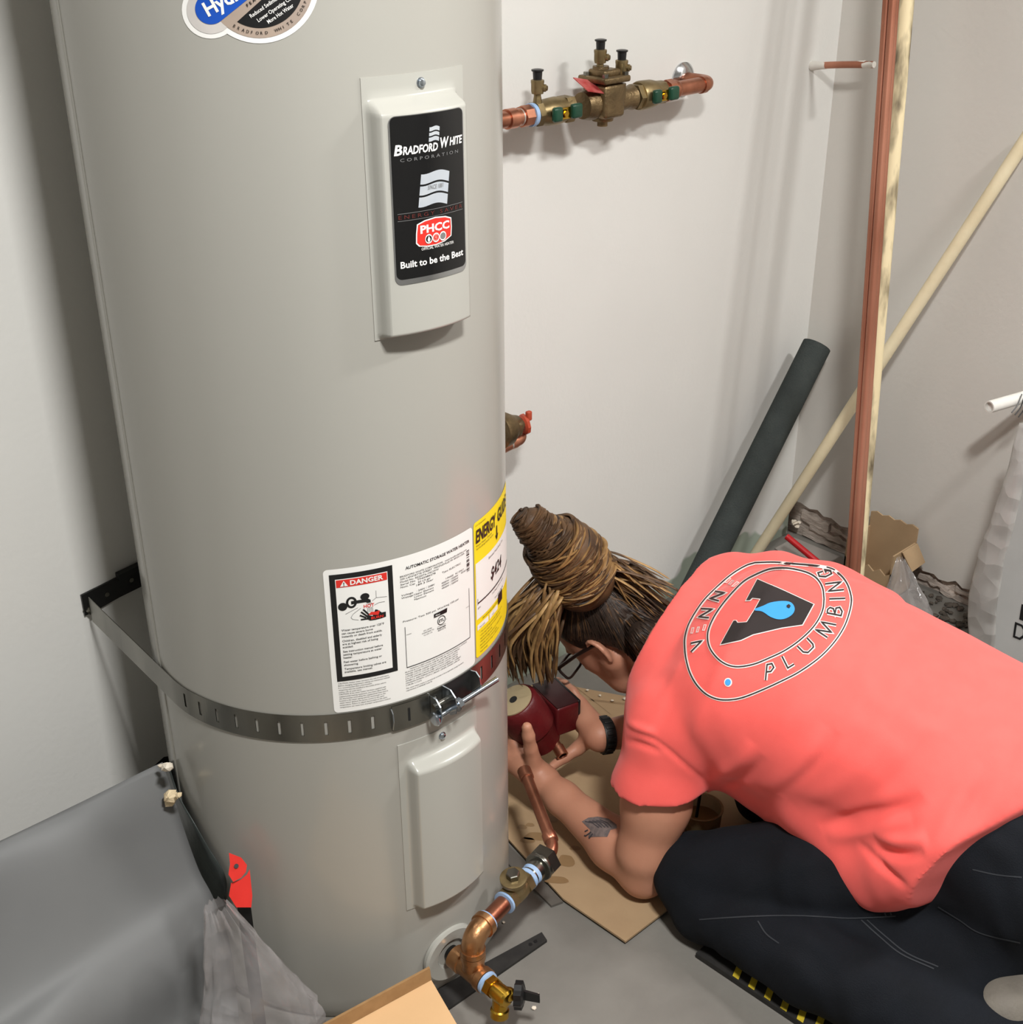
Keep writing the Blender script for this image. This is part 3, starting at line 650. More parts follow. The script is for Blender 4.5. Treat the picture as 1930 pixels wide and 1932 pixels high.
p = hc(-108.9, ZS, SR+.0015); dd = nrm(hc(-108.9, 0, 1)-V(HX, HY, 0)); tt = V(-dd[1], dd[0], 0)
MB().prism([p+V(0, 0, -.020), p+V(0, 0, .016), p+dd*.008+V(0, 0, .012), p+dd*.010+V(0, 0, -.001), p+dd*.004+V(0, 0, -.018)], tt*.0014).build('lip', M_zinc, strap, smooth=0)
def ear(th, z, wdt=.030, hgt=.040, name='ear'):
    p = hc(th, z, SR+.002); dd = nrm(hc(th, 0, 1)-V(HX, HY, 0)); tt = V(-dd[1], dd[0], 0)
    poly = [p+dd*x*wdt+V(0, 0, y*hgt) for x, y in ((0, -.5), (.55, -.55), (.9, -.35), (1, .0), (.9, .35), (.55, .55), (0, .5))]
    return MB().prism(poly, tt*.002).build(name, M_zinc, strap, smooth=0), p, dd, tt
ear(-96.4, ZS-.003); ear(-91.8, ZS+.004, .033); e_, p_, d_, t_ = ear(-80.2, ZS+.004, .020, .036)
b0 = hc(-97.2, ZS-.010, SR+.022); b1 = hc(-74.5, ZS+.000, SR+.030)
ba = nrm(b1-b0)
MB().tube([b0, b1], .0045, n=14).build('bolt', M_zinc, strap)
MB().lathe(b0-ba*.004, ba, [(0, .006), (.001, .0105), (.003, .0115), (.005, .0105)], n=20).build('bolt_head', M_zinc, strap)
nb = b0+(b1-b0)*.34
MB().lathe(nb, ba, [(0, .0085), (.0085, .0085)], n=6).build('nut', M_zinc, strap, smooth=0)
MB().lathe(nb-ba*.0015, ba, [(0, .0105), (.0014, .0105)], n=20).build('washer', M_zinc, strap)
b0b = hc(-97.0, ZS+.006, SR+.016); b1b = hc(-91.0, ZS+.008, SR+.014); MB().tube([b0b, b1b], .0045, n=12).build('bolt', M_galv, strap)
# wall lug and offset bracket on the left
lz = .6
zc = band_z(0)
MB().prism([V(-1.992, WY-.001, .585), V(-1.992, WY-.001, .623), V(-1.965, WY-.001, .626), V(-1.93, WY-.001, .630), V(-1.89, WY-.001, .636), V(-1.86, WY-.001, .640), V(-1.86, WY-.001, .602), V(-1.89, WY-.001, .598), V(-1.93, WY-.001, .594), V(-1.965, WY-.001, .588)], (0, -.004, 0)).build('wall_bracket', M_steel_dark, strap, smooth=0)
MB().prism([V(-1.93, WY-.005, .630), V(-1.93, WY-.005, .641), V(-1.86, WY-.005, .648), V(-1.86, WY-.005, .640)], (0, -.012, 0)).build('bracket_flange', M_steel_dark, strap, smooth=0)
for x, z in ((-1.950, .608), (-1.905, .617)): MB().lathe((x, WY-.005, z), (0, -1, 0), [(0, .004), (.0012, .004)], n=12).build('bracket_hole', M_galv, strap)
MB().lathe((-1.982, WY-.002, .594), (0, -1, 0), [(0, .011), (.002, .011), (.0022, .008), (.009, .008), (.010, .004), (.016, .004)], n=6).build('lag_screw', M_galv, strap, smooth=0)
# ------------------------------------------------------------------ drain and supply fittings at the heater's foot
pipe = thing('drain_fittings', 'bronze tee, check valve and copper tube fitted to the heater drain', 'pipe fitting', (-1.722, -.62, .02))
ZD = .083; xd = -1.7236
def drain_y(u):      # y on the drain axis seen at column u
    lo, hi = -.56, -.9
    for _ in range(40):
        m_ = (lo+hi)/2
        if px(V(xd, m_, ZD))[0] < u: lo = m_
        else: hi = m_
    return lo
yt = drain_y(893); ye = drain_y(922)
MB().lathe((xd, HY-HR-.0012, ZD), (0, -1, 0), [(0, .013), (-(yt)-.56-.012, .013)], n=20).build('nipple', M_steel_dark, pipe)
MB().lathe((xd, yt+.044, ZD), (0, -1, 0), [(0, .016), (0, .0205), (.020, .0205), (.022, .0185), (.060, .0185), (.062, .0205), (.074, .0205), (.074, .016)], n=28).lathe((xd, yt, ZD+.010), (0, 0, 1), [(0, .0185), (.018, .0185), (.020, .0205), (.030, .0205), (.030, .016)], n=28).build('tee', M_bronze_new, pipe)
ZU = .158
MB().lathe((xd, yt, ZD+.0395), (0, 0, 1), [(0, .0165), (.001, .0185), (.004, .0185), (.006, .0155)], n=24).build('thread_tape', M_tape, pipe)
q0 = V(xd, yt, ZU); q1 = atz(1036, 1612, ZU+.004); hd = nrm((q1-q0)*V(1, 1, 0)); QL = np.linalg.norm((q1-q0)[:2])
def ua(s, dz=0.): return q0+hd*s+V(0, 0, dz)
MB().tube(round_corner([q0-V(0, 0, .034), q0, ua(.036)], .026, 10), .0185, n=24).lathe(q0-V(0, 0, .034), (0, 0, 1), [(0, .0205), (.010, .0205)], n=24).lathe(ua(.026), hd, [(0, .0212), (.011, .0212)], n=24).build('elbow', M_bronze_new, pipe)
MB().lathe(ua(.037), hd, [(0, .0175), (.001, .0200), (.0035, .0195), (.004, .0160)], n=24).build('thread_tape', M_tape, pipe)
s1 = .090
MB().lathe(ua(.038), hd, [(0, .0145), (s1-.036, .0145)], n=24).build('copper_nipple', M_copper, pipe)
MB().lathe(ua(s1-.004), hd, [(0, .0150), (.001, .0195), (.005, .0195), (.006, .016)], n=24).build('thread_tape', M_tape, pipe)
cv = MB(); cv.lathe(ua(s1+.001), hd, [(0, .0215), (.014, .0215)], n=6).lathe(ua(s1+.014), hd, [(0, .0175), (.010, .0195), (.026, .0195), (.036, .0175)], n=24).lathe(ua(s1+.046), hd, [(0, .0215), (.014, .0215)], n=6)
cv.lathe(ua(s1+.028, .006), nrm(V(0, 0, 1)-hd*.15), [(0, .0185), (.022, .0185), (.023, .0225), (.029, .0225), (.030, .019)], n=28)
vb = cv.build('check_valve', M_brass, pipe, smooth=35)
cp = ua(s1+.028, .006)+nrm(V(0, 0, 1)-hd*.15)*.030
MB().lathe(cp, nrm(V(0, 0, 1)-hd*.15), [(0, .0115), (.010, .0115), (.011, .010)], n=6).build('hex_cap', M_galv, vb, smooth=0)
s2 = s1+.060
MB().lathe(ua(s2), hd, [(0, .0150), (.001, .0195), (.009, .0190), (.010, .0175)], n=24).build('thread_tape', M_tape, pipe)
MB().lathe(ua(s2+.0095), hd, [(0, .0170), (.004, .0175)], n=24).build('grey_thread', M_galv, pipe)
MB().lathe(ua(s2+.0135), hd, [(0, .0175), (.007, .0190), (.008, .016)], n=24).build('thread_tape', M_tape, pipe)
MB().lathe(ua(s2+.021), hd, [(0, .0185), (.014, .0185), (.015, .0245), (.018, .0260), (.022, .0255), (.023, .022)], n=28).build('union_collar', M_galv, pipe)
MB().lathe(ua(s2+.042), hd, [(0, .0245), (.002, .0285), (.022, .0285), (.025, .024)], n=6).build('union_nut', M_galv, pipe, smooth=0)
c0 = ua(s2+.060); c2 = atz(992, 1462, .185)
kk = atz(1046, 1602, ZU+.008)
mb = MB(); pts = round_corner([c0, kk, kk*.35+c2*.65, c2], .020, 8)
mb.tube(pts, .0105, n=18, cap=False); mb.lathe(c2, nrm(c2-kk), [(-.010, .0108), (-.009, .0130), (.012, .0130), (.012, .0100), (-.004, .0095)], n=20, cap=False)
dk = nrm(kk-c2)
mb.lathe(kk+dk*(-.035), dk, [(0, .0106), (.001, .0128), (.016, .0128), (.018, .0106)], n=20, cap=False)
mb.build('copper_tube', M_copper, pipe, smooth=50)
# boiler drain
yd = yt-.034
MB().lathe((xd, yd+.004, ZD), (0, -1, 0), [(0, .0155), (.001, .0190), (.006, .0185), (.008, .0150)], n=24).build('thread_tape', M_tape, pipe)
dv = MB(); dv.lathe((xd, yd-.004, ZD), (0, -1, 0), [(0, .0175), (.012, .0175)], n=6).lathe((xd, yd-.014, ZD), (0, -1, 0), [(0, .0135), (.014, .0150), (.030, .0150), (.034, .0120)], n=20)
so = V(xd, yd-.030, ZD); sd = nrm(V(-.18, -.12, -1.))
dv.lathe(so, sd, [(0, .0125), (.026, .0125), (.028, .0150), (.040, .0150), (.040, .0110), (.030, .0105)], n=22, cap=False)
hdv = nrm(V(.62, -.78, .05)); dv.lathe(so, hdv, [(0, .0125), (.016, .0115), (.022, .0085)], n=18)
dvo = dv.build('drain_valve', M_gold, pipe, smooth=35)
ho = so+hdv*.022
kn = MB(); n_ = 40; a_, b_, t__ = frame(hdv)
vs = []
for z_, r_ in ((0, .012), (.001, .0205), (.013, .0205), (.016, .014)):
    for j in range(n_):
        th_ = 2*math.pi*j/n_; rr = r_*(1+.09*math.cos(8*th_)); vs.append(ho+t__*z_+(a_*math.cos(th_)+b_*math.sin(th_))*rr)
kn.add(vs, [(i*n_+j, i*n_+(j+1) % n_, (i+1)*n_+(j+1) % n_, (i+1)*n_+j) for i in range(3) for j in range(n_)]+[tuple(range(n_))[::-1], tuple(3*n_+j for j in range(n_))])
kn.prism([ho+t__*.012+b_*.010, ho+t__*.012-b_*.010, ho+t__*.040-b_*.006-V(0, 0, .008), ho+t__*.040+b_*.006-V(0, 0, .004)], a_*.004)
kn.build('knob', M_black, dvo, smooth=35)

# ------------------------------------------------------------------ backflow preventer on the back wall
BY, BZ = -.060, 1.262
bf = thing('backflow_preventer', 'brass backflow preventer with two green levers on the white wall', 'valve', (-.85, BY, 1.2))
def bx(u): return aty(u, 190, BY)[0]
X_ = V(1, 0, 0)
def lx(x0, prof, m, name, n=24, smooth=40, parent=bf): return MB().lathe((x0, BY, BZ), X_, prof, n=n).build(name, m, parent, smooth=smooth)
x0 = bx(955)
lx(x0-.20, [(0, .0145), (.21, .0145)], M_copper, 'copper_pipe')
lx(x0+.000, [(0, .0175), (.020, .0175), (.022, .0150)], M_copper, 'coupling'); lx(x0+.021, [(0, .0145), (.018, .0145)], M_copper, 'copper_pipe'); lx(x0+.031, [(0, .0152), (.003, .0152)], M_solder, 'solder_ring')
lx(x0+.036, [(0, .0190), (.020, .0190)], M_copper, 'male_adapter', n=8, smooth=0); lx(x0+.057, [(0, .0205), (.008, .0205)], M_tape, 'thread_tape')
xa = x0+.066
v1 = MB().lathe((xa, BY, BZ), X_, [(0, .0225), (.014, .0225)], n=6).lathe((xa+.013, BY, BZ), X_, [(0, .019), (.016, .0235), (.040, .0250), (.062, .0225), (.070, .0235)], n=26).lathe((xa+.072, BY, BZ), X_, [(0, .0255), (.020, .0255)], n=6).build('ball_valve', M_brass, bf, smooth=35)
def cock(x, y, z, par, lean=0.):
    t = MB().lathe((x, y, z), (0, 0, 1), [(0, .0065), (.006, .0065), (.007, .0105), (.012, .0115), (.024, .0115), (.026, .0120), (.030, .0120), (.031, .010)], n=16).lathe((x+.004, y-.006, z+.017), (.45, -.9, 0), [(0, .0065), (.008, .0065), (.009, .0045), (.011, .0045)], n=14).build('test_cock', M_brass, par, smooth=35)
    MB().lathe((x, y, z+.030), (0, 0, 1), [(0, .0078), (.014, .0086), (.0155, .0110), (.018, .0110), (.019, .007)], n=16).build('dust_cap', M_black, t, smooth=35)
    return t
MB().lathe((xa+.010, BY, BZ+.012), (0, 0, 1), [(0, .0080), (.010, .0080), (.0175, .0068)], n=14).build('cock_stem', M_brass, bf)
cock(xa+.010, BY, BZ+.028, bf)
def lever(x, par):
    """quarter-turn butterfly handle in front of a ball valve"""
    y = BY-.026
    h_ = MB().box((x, y-.004, BZ), (.030, .004, .020)).lathe((x, BY-.020, BZ), (0, -1, 0), [(0, .008), (.012, .008), (.012, .0062), (.017, .0060)], n=6).build('lever_plate', M_gold, par, smooth=0)
    MB().box((x-.022, y-.009, BZ+.001), (.022, .012, .026), bev=.005).build('lever_grip', M_green, h_); MB().box((x+.026, y-.009, BZ+.002), (.026, .012, .026), bev=.005).build('lever_grip', M_green, h_)
lever(xa+.048, bf)
# body
xb = bx(1108); xe = bx(1190)
body = MB(); xm = bx(1136)
body.lathe((xb-.014, BY, BZ), X_, [(0, .0240), (.016, .0280), (.060, .0280), (xe-xb, .0200), (xe-xb+.014, .0235)], n=28)
body.box((xm, BY-.004, BZ+.006), (.056, .062, .062), bev=.008); body.lathe((xm-.002, BY-.004, BZ-.022), (0, 0, -1), [(0, .022), (.010, .020), (.012, .010), (.020, .010)], n=20)
body.lathe((xm+.022, BY-.020, BZ+.004), (0, 0, 1), [(0, .014), (.030, .014)], n=18)
bo = body.build('valve_body', M_bronze, bf, smooth=35)
MB().box((xm, BY-.004, BZ+.044), (.070, .072, .012), bev=.004).box((xm, BY-.004, BZ+.054), (.046, .044, .014), bev=.005).lathe((xm-.006, BY, BZ+.056), (0, 0, 1), [(0, .016), (.010, .015)], n=18).build('bonnet', M_bronze, bo, smooth=35)
for sx in (-.027, .027):
    for sy in (-.028, .02): MB().lathe((xm+sx, BY-.004+sy, BZ+.050), (0, 0, 1), [(0, .0060), (.006, .0060)], n=6).build('cap_screw', M_galv, bo, smooth=0)
cock(xm-.008, BY, BZ+.064, bf); cock(xm+.040, BY-.010, BZ+.042, bf)
MB().box((xb-.006, BY-.012, BZ+.036), (.052, .040, .0016), ax=[V(.97, 0, -.2), nrm(V(-.1, .85, .5)), nrm(np.cross(V(.97, 0, -.2), nrm(V(-.1, .85, .5))))]).build('red_tag', mat('red_metal_tag', (176, 62, 62), .4, metal=.2, col2=(206, 130, 124), nscale=60), bf, smooth=0)
xv = xe+.006
MB().lathe((xv, BY, BZ), X_, [(0, .0250), (.014, .0250)], n=6).lathe((xv+.013, BY, BZ), X_, [(0, .0255), (.006, .0275), (.036, .0265), (.052, .0225), (.070, .0215)], n=26).lathe((xv+.068, BY, BZ), X_, [(0, .0225), (.016, .0225)], n=6).build('ball_valve', M_brass, bf, smooth=35)
lever(xv+.052, bf)
xo = xv+.084; xend = bx(1338)
lx(xo, [(0, .0155), (.014, .0155)], M_copper, 'copper_pipe'); lx(xo+.010, [(0, .0215), (.018, .0215)], M_copper, 'union_nut', n=8, smooth=0); lx(xo+.028, [(0, .0165), (.010, .0190), (.016, .0165)], M_copper, 'union_tail')
MB().tube(round_corner([V(xo+.040, BY, BZ), V(xend, BY, BZ), V(xend, WY-.002, BZ)], .024, 8), .0150, n=20).lathe((xend-.032, BY, BZ), X_, [(0, .0172), (.012, .0172)], n=20).build('elbow', M_copper, bf)
MB().lathe((xend, WY-.0005, BZ), (0, -1, 0), [(0, .034), (.003, .034), (.010, .026), (.013, .0165)], n=32).build('wall_flange', M_chrome, bf)

# ------------------------------------------------------------------ small valve with the red handle, lower on the same wall
rv = thing('relief_valve', 'small bronze valve with red handle and copper elbow low on the wall', 'valve', (-1.12, -.07, .6))
vy = -.075; q = aty(968, 803, vy)
MB().lathe(q-V(.040, 0, 0), X_, [(0, .036), (.020, .034), (.040, .022), (.052, .018)], n=24).lathe(q+V(0, -.006, -.012), (.2, -.3, 1), [(0, .014), (.022, .013), (.026, .010)], n=20).lathe(q+V(-.010, 0, 0), (0, 1, 0), [(0, .016), (WY-.0005-q[1], .016)], n=20).build('valve_body', M_bronze, rv)
q2 = aty(988, 797, vy); MB().lathe(q2-V(.006, 0, .004), nrm(V(1, -.25, .1)), [(0, .017), (.004, .021), (.010, .021), (.012, .016)], n=10).box(q2+V(.004, -.010, .016), (.012, .010, .020), bev=.003).build('handle', mat('red_orange_plastic', (178, 74, 48), .4, col2=(150, 56, 38)), rv, smooth=30)
e1 = aty(987, 826, vy); e0 = e1+V(-.115, -.005, -.006)
MB().tube(round_corner([e0, e1, e1+V(.002, .030, .024)], .016, 8), .0115, n=18).lathe(e1-V(.036, 0, .001), X_, [(0, .0132), (.014, .0132)], n=18).build('copper_pipe', M_copper, rv)
MB().lathe(e1-V(.040, 0, .001), X_, [(0, .0134), (.004, .0134)], n=18).build('solder_ring', M_solder, rv); MB().lathe(e1-V(.070, 0, .002), X_, [(0, .0150), (.010, .0140)], n=18).build('solder_ring', M_solder, rv)

# ------------------------------------------------------------------ capped copper stub near the corner
s0 = aty(1531, 124, WY); s_end = V(s0[0], 0, 0)
e_ = atx(1648, 122, s0[0])
st = thing('pipe_stub', 'short copper pipe stub smeared with white paint near the corner', 'pipe', (s0[0], -.05, 1.23))
P_ = smooth_path([s0+V(0, -.0005, 0), s0*.5+e_*.5+V(0, 0, .001), e_], 6)
MB().tube(P_, .0075, n=16).build('copper_pipe', M_copper_dull, st)
M_paint = mat('white_paint_smear', (226, 222, 214), .6)
MB().tube([s0+V(0, -.0005, 0)]+[s0+(e_-s0)*t for t in (.15, .24)], [.011, .0085, .0079], n=14).build('paint_smear', M_paint, st)
MB().tube([s0+(e_-s0)*t for t in (.84, .94, 1.01)], [.0079, .0084, .0078], n=14, flat=.9).build('paint_smear', M_paint, st)
MB().tube([s0+(e_-s0)*t+V(0, -.001, .0045) for t in (.2, .45, .62, .86)], [.003, .0040, .0028, .0050], n=8).build('paint_smear', M_paint, st)

# ------------------------------------------------------------------ pipes leaning in the corner
def leaning(name, base, through, zt, r, m, label, cat, n=18, wall=.0, off=V(0, 0, 0), group=None):
    d = (through-base)/(through[2]-base[2]); top = base+d*(zt-base[2])
    mb = MB(); a = nrm(top-base)
    if wall: mb.lathe(base+off, a, [(0, r-wall), (0, r), (np.linalg.norm(top-base)/2, r), (np.linalg.norm(top-base), r), (np.linalg.norm(top-base), r-wall), (np.linalg.norm(top-base)-.12, r-wall)], n=n, cap=False)
    else: mb.lathe(base+off, a, [(0, r), (np.linalg.norm(top-base), r)], n=n)
    return tag(mb.build(name, m, smooth=50), label, cat, group)
tb = V(-.225, -.335, .004)
def tube_at(u0, u1, name, r, m, label, nin, cat, nb=None, **k):
    """a pipe seen at column u0 on the top edge of the picture and u1 at row 1000"""
    t_ = aty(u0, 0, -.190+nin); b_ = aty(u1, 1000, -.321+(nin if nb is None else nb))
    d = (t_-b_)/(t_[2]-b_[2]); base = b_-d*(b_[2]-.004)
    zt = 2.4
    while (base+d*zt)[0] > -r-.004 or (base+d*zt)[1] > WY-r-.004: zt -= .02
    return leaning(name, base, t_, zt, r, m, label, cat, wall=.0012, **k)
tube_at(1673, 1607, 'copper_pipe', .0083, M_copper_dull, 'leftmost of the tall copper pipes leaning in the corner', -.075, 'pipe', group='tall copper pipes')
tube_at(1685, 1615, 'copper_pipe', .0083, M_copper_dull, 'middle one of the tall copper pipes leaning in the corner', -.095, 'pipe', group='tall copper pipes')
tube_at(1689, 1622, 'copper_pipe', .0083, M_copper_dull, 'rightmost tall copper pipe leaning in the corner, beside the cream pipe', -.070, 'pipe', group='tall copper pipes')
M_stain = mat('cream_pipe_stained', (232, 216, 176), .6, col2=(66, 52, 38), nscale=22, namt=.9, bump=.15, bscale=80, stretch=(1, 1, .3), contrast=(.50, .68))
tube_at(1711, 1625, 'plastic_pipe', .0155, M_stain, 'tall dirty cream plastic pipe leaning upright beside the copper pipes', -.058, 'pipe', nb=-.034)
base = V(-.245, -.035, .004); thr = V(-.024, -.482, 1.129)
leaning('plastic_pipe', base, thr, 1.155, .0145, M_cream, 'cream plastic pipe slanting up to the right across the corner', 'pipe', wall=.003)
base = V(-.530, -.075, .036); top = aty(1541, 652, -.062)
ins = MB(); L_ = np.linalg.norm(top-base); ins.lathe(base, nrm(top-base), [(0, .036), (L_, .036), (L_, .014), (L_-.1, .013)], n=36); tag(ins.build('pipe_insulation', M_foam, smooth=50), 'long thick black foam pipe insulation tube leaning into the corner', 'insulation')
a_ = V(-.31, -.115, .037); b_ = V(-.20, -.20, .037)
tag(MB().lathe(a_, b_-a_, [(0, .012), (0, .034), (.14, .034), (.14, .012)], n=28).build('pipe_insulation', M_foam, smooth=50), 'short black foam insulation piece lying on the floor in the corner', 'insulation')
# ------------------------------------------------------------------ things on the floor in the corner
rc = random.Random(4)
a_ = atz(1484, 1012, .075); b_ = atz(1560, 1075, .02)
tag(MB().tube([a_, a_*.5+b_*.5, b_], .0085, n=14).build('red_rod', mat('red_plastic', (190, 32, 38), .35, col2=(170, 26, 32)), smooth=50), 'red plastic rod lying slanted on the corner floor debris', 'rod')
M_gsheet = mat('grey_sheet', (150, 144, 138), .6, col2=(128, 122, 116), nscale=14, bump=.1)
c = [atz(*p, .028) for p in ((1452, 1040), (1484, 1012))]; d_ = [atz(*p, .012) for p in ((1560, 1085), (1500, 1085))]
tag(MB().prism([V(-.10, -.02, .001), V(-.012, -.02, .001), V(-.014, -.20, .001), V(-.166, -.225, .001)], (0, 0, .0025)).build('grey_board', M_gsheet, smooth=0), 'grey flat board on the floor under the red rod', 'board')
# open cardboard box against the right wall
bxx = thing('cardboard_box', 'small open brown cardboard box against the right wall', 'box', (-.14, -.33, 0))
def panel(p0, p1, z0, z1, name, t=.004, lean=V(0, 0, 0), top=None, par=bxx, m=M_card):
    p0 = V(p0[0], p0[1], z0); p1 = V(p1[0], p1[1], z0); n_ = nrm(np.cross(p1-p0, V(0, 0, 1)))
    up0 = V(0, 0, z1-z0)+lean; tp = top or [0, 0]
    k = 8; poly = [p0, p1]+[p1*(1-i/k)+p0*i/k+up0+V(0, 0, tp[i % 2]*(1 if 0 < i < k else 0)) for i in range(k+1)]
    return MB().prism(poly, n_*t).build(name, m, par, smooth=0)
C0, C1, C2, C3 = (-.026, -.250), (-.026, -.385), (-.130, -.385), (-.130, -.250)
panel(C0, C1, .001, .175, 'back_panel', top=[0, .006]); panel(C1, C2, .001, .135, 'side_panel'); panel(C3, C0, .001, .135, 'side_panel'); panel(C2, C3, .001, .085, 'front_panel', top=[0, -.012])
MB().prism([V(-.030, -.390, .136), V(-.098, -.390, .136), V(-.090, -.418, .090), V(-.034, -.420, .096)], (0, .003, 0)).build('flap', M_card, bxx, smooth=0)
MB().prism([V(C0[0], C0[1], .001), V(C1[0], C1[1], .001), V(C2[0], C2[1], .001), V(C3[0], C3[1], .001)], (0, 0, .003)).build('bottom', M_card, bxx, smooth=0)
# crumpled clear film
def film_material(name, col, rough=.12, alpha=.35, spec=.8):
    m = bpy.data.materials.new(name); m.use_nodes = True; nt = m.node_tree; out = nt.nodes['Material Output']; b = nt.nodes['Principled BSDF']
    b.inputs['Base Color'].default_value = lin(col)+(1,); b.inputs['Roughness'].default_value = rough; b.inputs['Specular IOR Level'].default_value = spec
    tr = nt.nodes.new('ShaderNodeBsdfTransparent'); mx = nt.nodes.new('ShaderNodeMixShader')
    tc = nt.nodes.new('ShaderNodeTexCoord'); n = nt.nodes.new('ShaderNodeTexNoise'); n.inputs['Scale'].default_value = 9; n.inputs['Detail'].default_value = 5
    nt.links.new(tc.outputs['Object'], n.inputs['Vector']); ma = nt.nodes.new('ShaderNodeMath'); ma.operation = 'MULTIPLY_ADD'; ma.inputs[1].default_value = .5; ma.inputs[2].default_value = alpha-.25
    nt.links.new(n.outputs[0], ma.inputs[0]); lw = nt.nodes.new('ShaderNodeLayerWeight'); lw.inputs[0].default_value = .35
    ad = nt.nodes.new('ShaderNodeMath'); ad.operation = 'MULTIPLY_ADD'; ad.inputs[1].default_value = .55; ad.use_clamp = True; nt.links.new(lw.outputs['Facing'], ad.inputs[0]); nt.links.new(ma.outputs[0], ad.inputs[2])
    nt.links.new(ad.outputs[0], mx.inputs[0]); nt.links.new(tr.outputs[0], mx.inputs[1]); nt.links.new(b.outputs[0], mx.inputs[2]); nt.links.new(mx.outputs[0], out.inputs[0])
    bp = nt.nodes.new('ShaderNodeBump'); bp.inputs['Strength'].default_value = .8; bp.inputs['Distance'].default_value = .01
    vo = nt.nodes.new('ShaderNodeTexVoronoi'); vo.inputs['Scale'].default_value = 22; nt.links.new(tc.outputs['Object'], vo.inputs['Vector']); nt.links.new(vo.outputs[0], bp.inputs['Height']); nt.links.new(bp.outputs[0], b.inputs['Normal'])
    return m
M_film = film_material('clear_film_bag', (176, 172, 170), alpha=.30)
def noise2(x, y, s):
    r = 0.
    for k in range(1, 5): r += math.sin(x*(7.3*k+s)+1.7*k*s+2.1*math.sin(y*(5.1*k)+s))*math.cos(y*(6.1*k-s)+k)/k
    return r*.5
def bag(name, label, base, rx, ry, h, m, seed, lean=(0, 0), nu=44, nv=22, point=.25, amp=.16):
    """a slumped open film bag: a crumpled closed skin narrowing to its mouth"""
    mb = MB()
    def fn(u, v):
        th = 2*math.pi*u; prof = (math.sin(min(1., v*2.2)*math.pi/2)**.6)*(1-(1-point)*max(0., v-.25)/.75)
        k = 1+amp*noise2(math.cos(th)*2+v, math.sin(th)*2-v, seed); rr = prof*k
        z = h*v*(1+.04*noise2(math.cos(th), math.sin(th)+v, seed+1))
        return V(base[0]+rx*rr*math.cos(th)+lean[0]*v*v, base[1]+ry*rr*math.sin(th)+lean[1]*v*v, base[2]+max(.002, z))
    us = np.linspace(0, 1, nu+1); vs = np.linspace(0, 1, nv+1)
    P = [fn(u, v) for v in vs for u in us[:-1]]
    mb.add(P, [(j*nu+i, j*nu+(i+1) % nu, (j+1)*nu+(i+1) % nu, (j+1)*nu+i) for j in range(nv) for i in range(nu)])
    return tag(mb.build(name, m, smooth=70), label, 'plastic bag')
bag('plastic_bag', 'crumpled clear plastic bag in front of the small cardboard box', (-.24, -.50, .002), .070, .080, .165, M_film, 3, lean=(.06, .07), point=.12)
# dark debris along the broken wall foot
mb = MB(); rd = random.Random(8)
for i in range(70): crumb(mb, (-.02-rd.random()**2*.11, -.40-rd.random()*.24, .005), rd.uniform(.004, .011), rd, .6)
tag(mb.build('rubble', mat('dark_rubble', (70, 64, 58), .9, col2=(120, 110, 100), nscale=40, bump=.6), smooth=20), 'dark crumbled plaster rubble along the foot of the right wall', 'rubble', kind='stuff')
# white stub with black wires
ws = thing('conduit_stub', 'white plastic conduit stub with black wire ends on the right wall', 'conduit', (-.1, -.6, .59))
e0 = aty(1866, 768, -.592); e1 = atx(1992, 732, -.001)
MB().lathe(e0, e1-e0, [(.01, .0105), (0, .0105), (0, .0135), (np.linalg.norm(e1-e0), .0135)], n=20, cap=False).lathe(e0+nrm(e1-e0)*.01, e1-e0, [(0, .0105), (.001, .0105)], n=20).build('conduit', mat('white_plastic', (232, 230, 224), .45), ws)
for k in range(3):
    p = e0+(e1-e0)*(.34+.06*k)
    MB().tube(smooth_path([p+V(.01, -.014, .016), p+V(0, -.016, .006), p+V(-.012, -.018, -.004-.006*k), p+V(-.028, -.016, -.016-.008*k)], 5), .0014, n=8).build('wire', M_black, ws)
# pale panel at the right edge with part of a printed mark
pn = thing('white_panel', 'tall pale grey panel standing at the right edge of the picture', 'panel', (-.22, -.80, 0))
e_b = atz(1868, 1230, .02); x_p = e_b[0]; pt = V(x_p+.12, aty(1930, 806, -.70)[1], .62)
pb = V(x_p, e_b[1], .001)
# left edge runs from pb up to pt
tp = atx(1931, 800, x_p+.10)
MB().prism([pb, tp, tp+V(0, -.45, 0), pb+V(0, -.45, 0)], (.030, -.004, 0)).build('board', mat('pale_panel', (176, 176, 174), .5, col2=(168, 168, 166)), pn, smooth=0)
nP = nrm(np.cross(V(0, -1, 0), tp-pb)); nP = nP if nP[0] < 0 else -nP
def pnl(x, y): return pb+V(0, -1, 0)*x+nrm(tp-pb)*y+nP*.0012
r_ = atx(1926, 1190, x_p+.02); ox = -(r_[1]-pb[1])-.022
mb = MB(); hh = np.linalg.norm(tp-pb)
u_ = atx(1920, 1200, x_p+.01); xx0 = -(u_[1]-pb[1]); zz0 = u_[2]
stroke(mb, [(xx0, zz0-.006), (xx0, zz0+.026), (xx0+.014, zz0+.026), (xx0+.022, zz0+.018), (xx0+.022, zz0+.004), (xx0+.014, zz0-.006)], .005, pnl, closed=True); rect(mb, xx0+.006, zz0+.038, xx0+.05, zz0+.075, pnl)
mb.build('printed_mark', M_ink, pn, fix=False)
